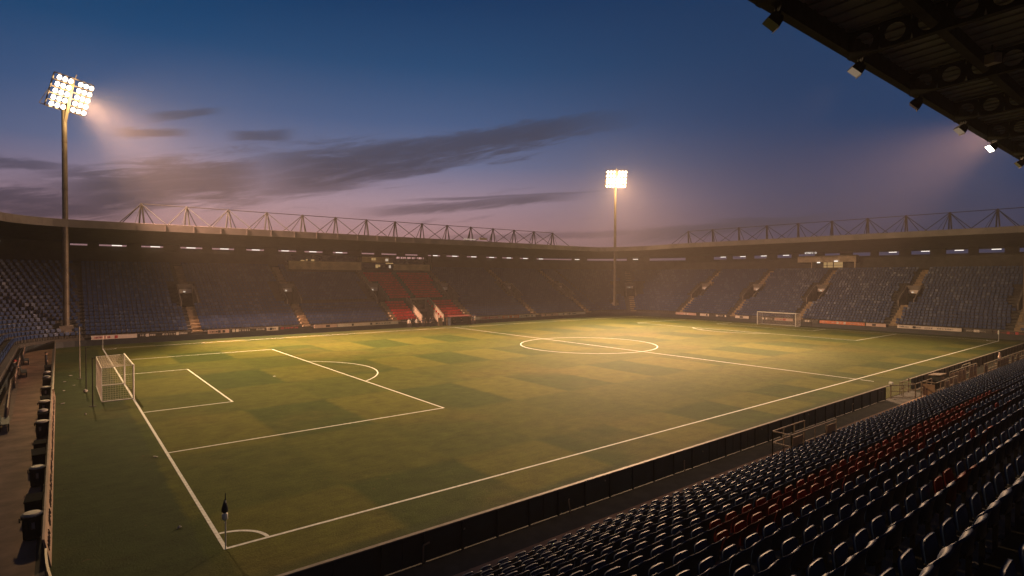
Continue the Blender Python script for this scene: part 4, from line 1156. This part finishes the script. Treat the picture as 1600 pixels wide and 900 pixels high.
# cloud streaks laid out by compass bearing and elevation
cv = t.n('ShaderNodeCombineXYZ'); t.l(t.m('MULTIPLY', az, .045), cv.inputs[0]); t.l(t.m('SUBTRACT', t.m('MULTIPLY', el, .32), t.m('MULTIPLY', az, .055)), cv.inputs[1])
n1 = t.noise(cv.outputs[0], 1.6, 6, .6, .4)
cv2 = t.n('ShaderNodeCombineXYZ'); t.l(t.m('MULTIPLY', az, .14), cv2.inputs[0]); t.l(t.m('SUBTRACT', t.m('MULTIPLY', el, 1.1), t.m('MULTIPLY', az, .2)), cv2.inputs[1])
n2 = t.noise(cv2.outputs[0], 1.3, 8, .68, .8)
nn_ = t.m('ADD', t.m('MULTIPLY', t.m('SUBTRACT', n1, .5), 3.4), t.m('MULTIPLY', t.m('SUBTRACT', n2, .5), 3.2))
total = None
def band(a0, e0, a1, e1, w0, w1, st, soft=5.0, top=1.0):
    global total
    k = (e1-e0)/(a1-a0)
    d = t.m('SUBTRACT', el, t.m('ADD', t.m('MULTIPLY', t.m('SUBTRACT', az, a0), k), e0))
    d = t.m('ADD', d, t.m('MULTIPLY', nn_, (w0+w1)*.34))
    f = t.m('DIVIDE', t.m('SUBTRACT', az, a0), a1-a0, clamp=True)
    wd = t.m('ADD', t.m('MULTIPLY', f, w1-w0), w0)
    q = t.m('DIVIDE', d, wd)
    g_ = t.m('EXPONENT', t.m('MULTIPLY', t.m('POWER', t.m('ABSOLUTE', q), 4.6), -1.0))
    ends = t.m('MULTIPLY', t.sstep(az, a0-soft*.5, a0+soft), t.sstep(az, a1+soft*.5, a1-soft))
    v = t.m('MULTIPLY', t.m('MULTIPLY', t.m('MULTIPLY', g_, ends), st), t.sstep(n2, .25, .55, .78, 1.0))
    total = v if total is None else t.m('MAXIMUM', total, v)
band(-2, 5.9, 17, 9.4, 2.0, 2.3, .97, 6)
band(12, 8.9, 49, 15.5, 2.3, .95, .97, 9)
band(14, 7.6, 37, 12.0, .7, .4, .8, 6)
band(12.4, 7.4, 25, 9.0, .45, .25, .75, 4)
band(24, 6.2, 45, 8.3, .55, .4, .75, 5)
band(28, 7.6, 47, 8.6, .18, .12, .6, 5)
band(-14, 5.0, 6, 5.8, 2.0, 1.0, .9, 4)
band(-14, 8.2, 2, 8.6, .6, .4, .7, 4)
band(3.6, 11.7, 9.0, 12.3, .5, .4, .85, 1.6)
band(6.0, 13.2, 11.4, 14.5, .35, .3, .75, 1.6)
band(12.2, 12.5, 17.6, 13.0, .55, .6, .75, 1.6)
band(49, 4.0, 68, 5.3, .7, .4, .75, 5)
band(58, 5.4, 68, 5.3, .3, .2, .6, 3)
band(30, 3.9, 56, 4.6, .35, .3, .5, 6)
wisps = t.m('MULTIPLY', t.m('MULTIPLY', t.sstep(n2, .56, .72), t.sstep(el, 12, 7.5)), t.m('MULTIPLY', fg, .38))
total = t.m('MAXIMUM', total, wisps)
ccol = ramp([(0,(.11,.07,.085)),(5,(.075,.050,.075)),(9,(.052,.046,.078)),(13,(.052,.058,.105)),(18,(.032,.06,.13)),(45,(.01,.03,.08))], el)
ccool = t.mix(fg, (.028,.036,.066), ccol)
# lower edges of the streaks still catch pink light
sky = t.mix(t.m('MULTIPLY', total, .94), sky, ccool)
ns_ = t.n('ShaderNodeTexSky', sky_type='NISHITA'); ns_.sun_disc = False; ns_.sun_elevation = R(-4); ns_.sun_rotation = R(22)
ad = t.n('ShaderNodeMix', data_type='RGBA', blend_type='ADD'); ad.inputs[0].default_value = .05; t.l(sky, ad.inputs[6]); t.l(ns_.outputs[0], ad.inputs[7])
t.l(ad.outputs[2], bg.inputs[0]); bg.inputs[1].default_value = 1.0

# ------------------------------------------------------------------ render settings
scn.render.engine = 'CYCLES'; cy = scn.cycles
cy.use_denoising = True
try: cy.denoiser = 'OPENIMAGEDENOISE'
except Exception: pass
cy.max_bounces = 4; cy.diffuse_bounces = 2; cy.glossy_bounces = 2; cy.transmission_bounces = 2; cy.volume_bounces = 0; cy.transparent_max_bounces = 4
cy.caustics_reflective = False; cy.caustics_refractive = False; cy.sample_clamp_indirect = 4
cy.use_adaptive_sampling = True; cy.adaptive_threshold = .015
vs = scn.view_settings; vs.view_transform = 'Standard'; vs.look = 'None'; vs.exposure = -0.22; vs.gamma = 1; vs.use_curve_mapping = False
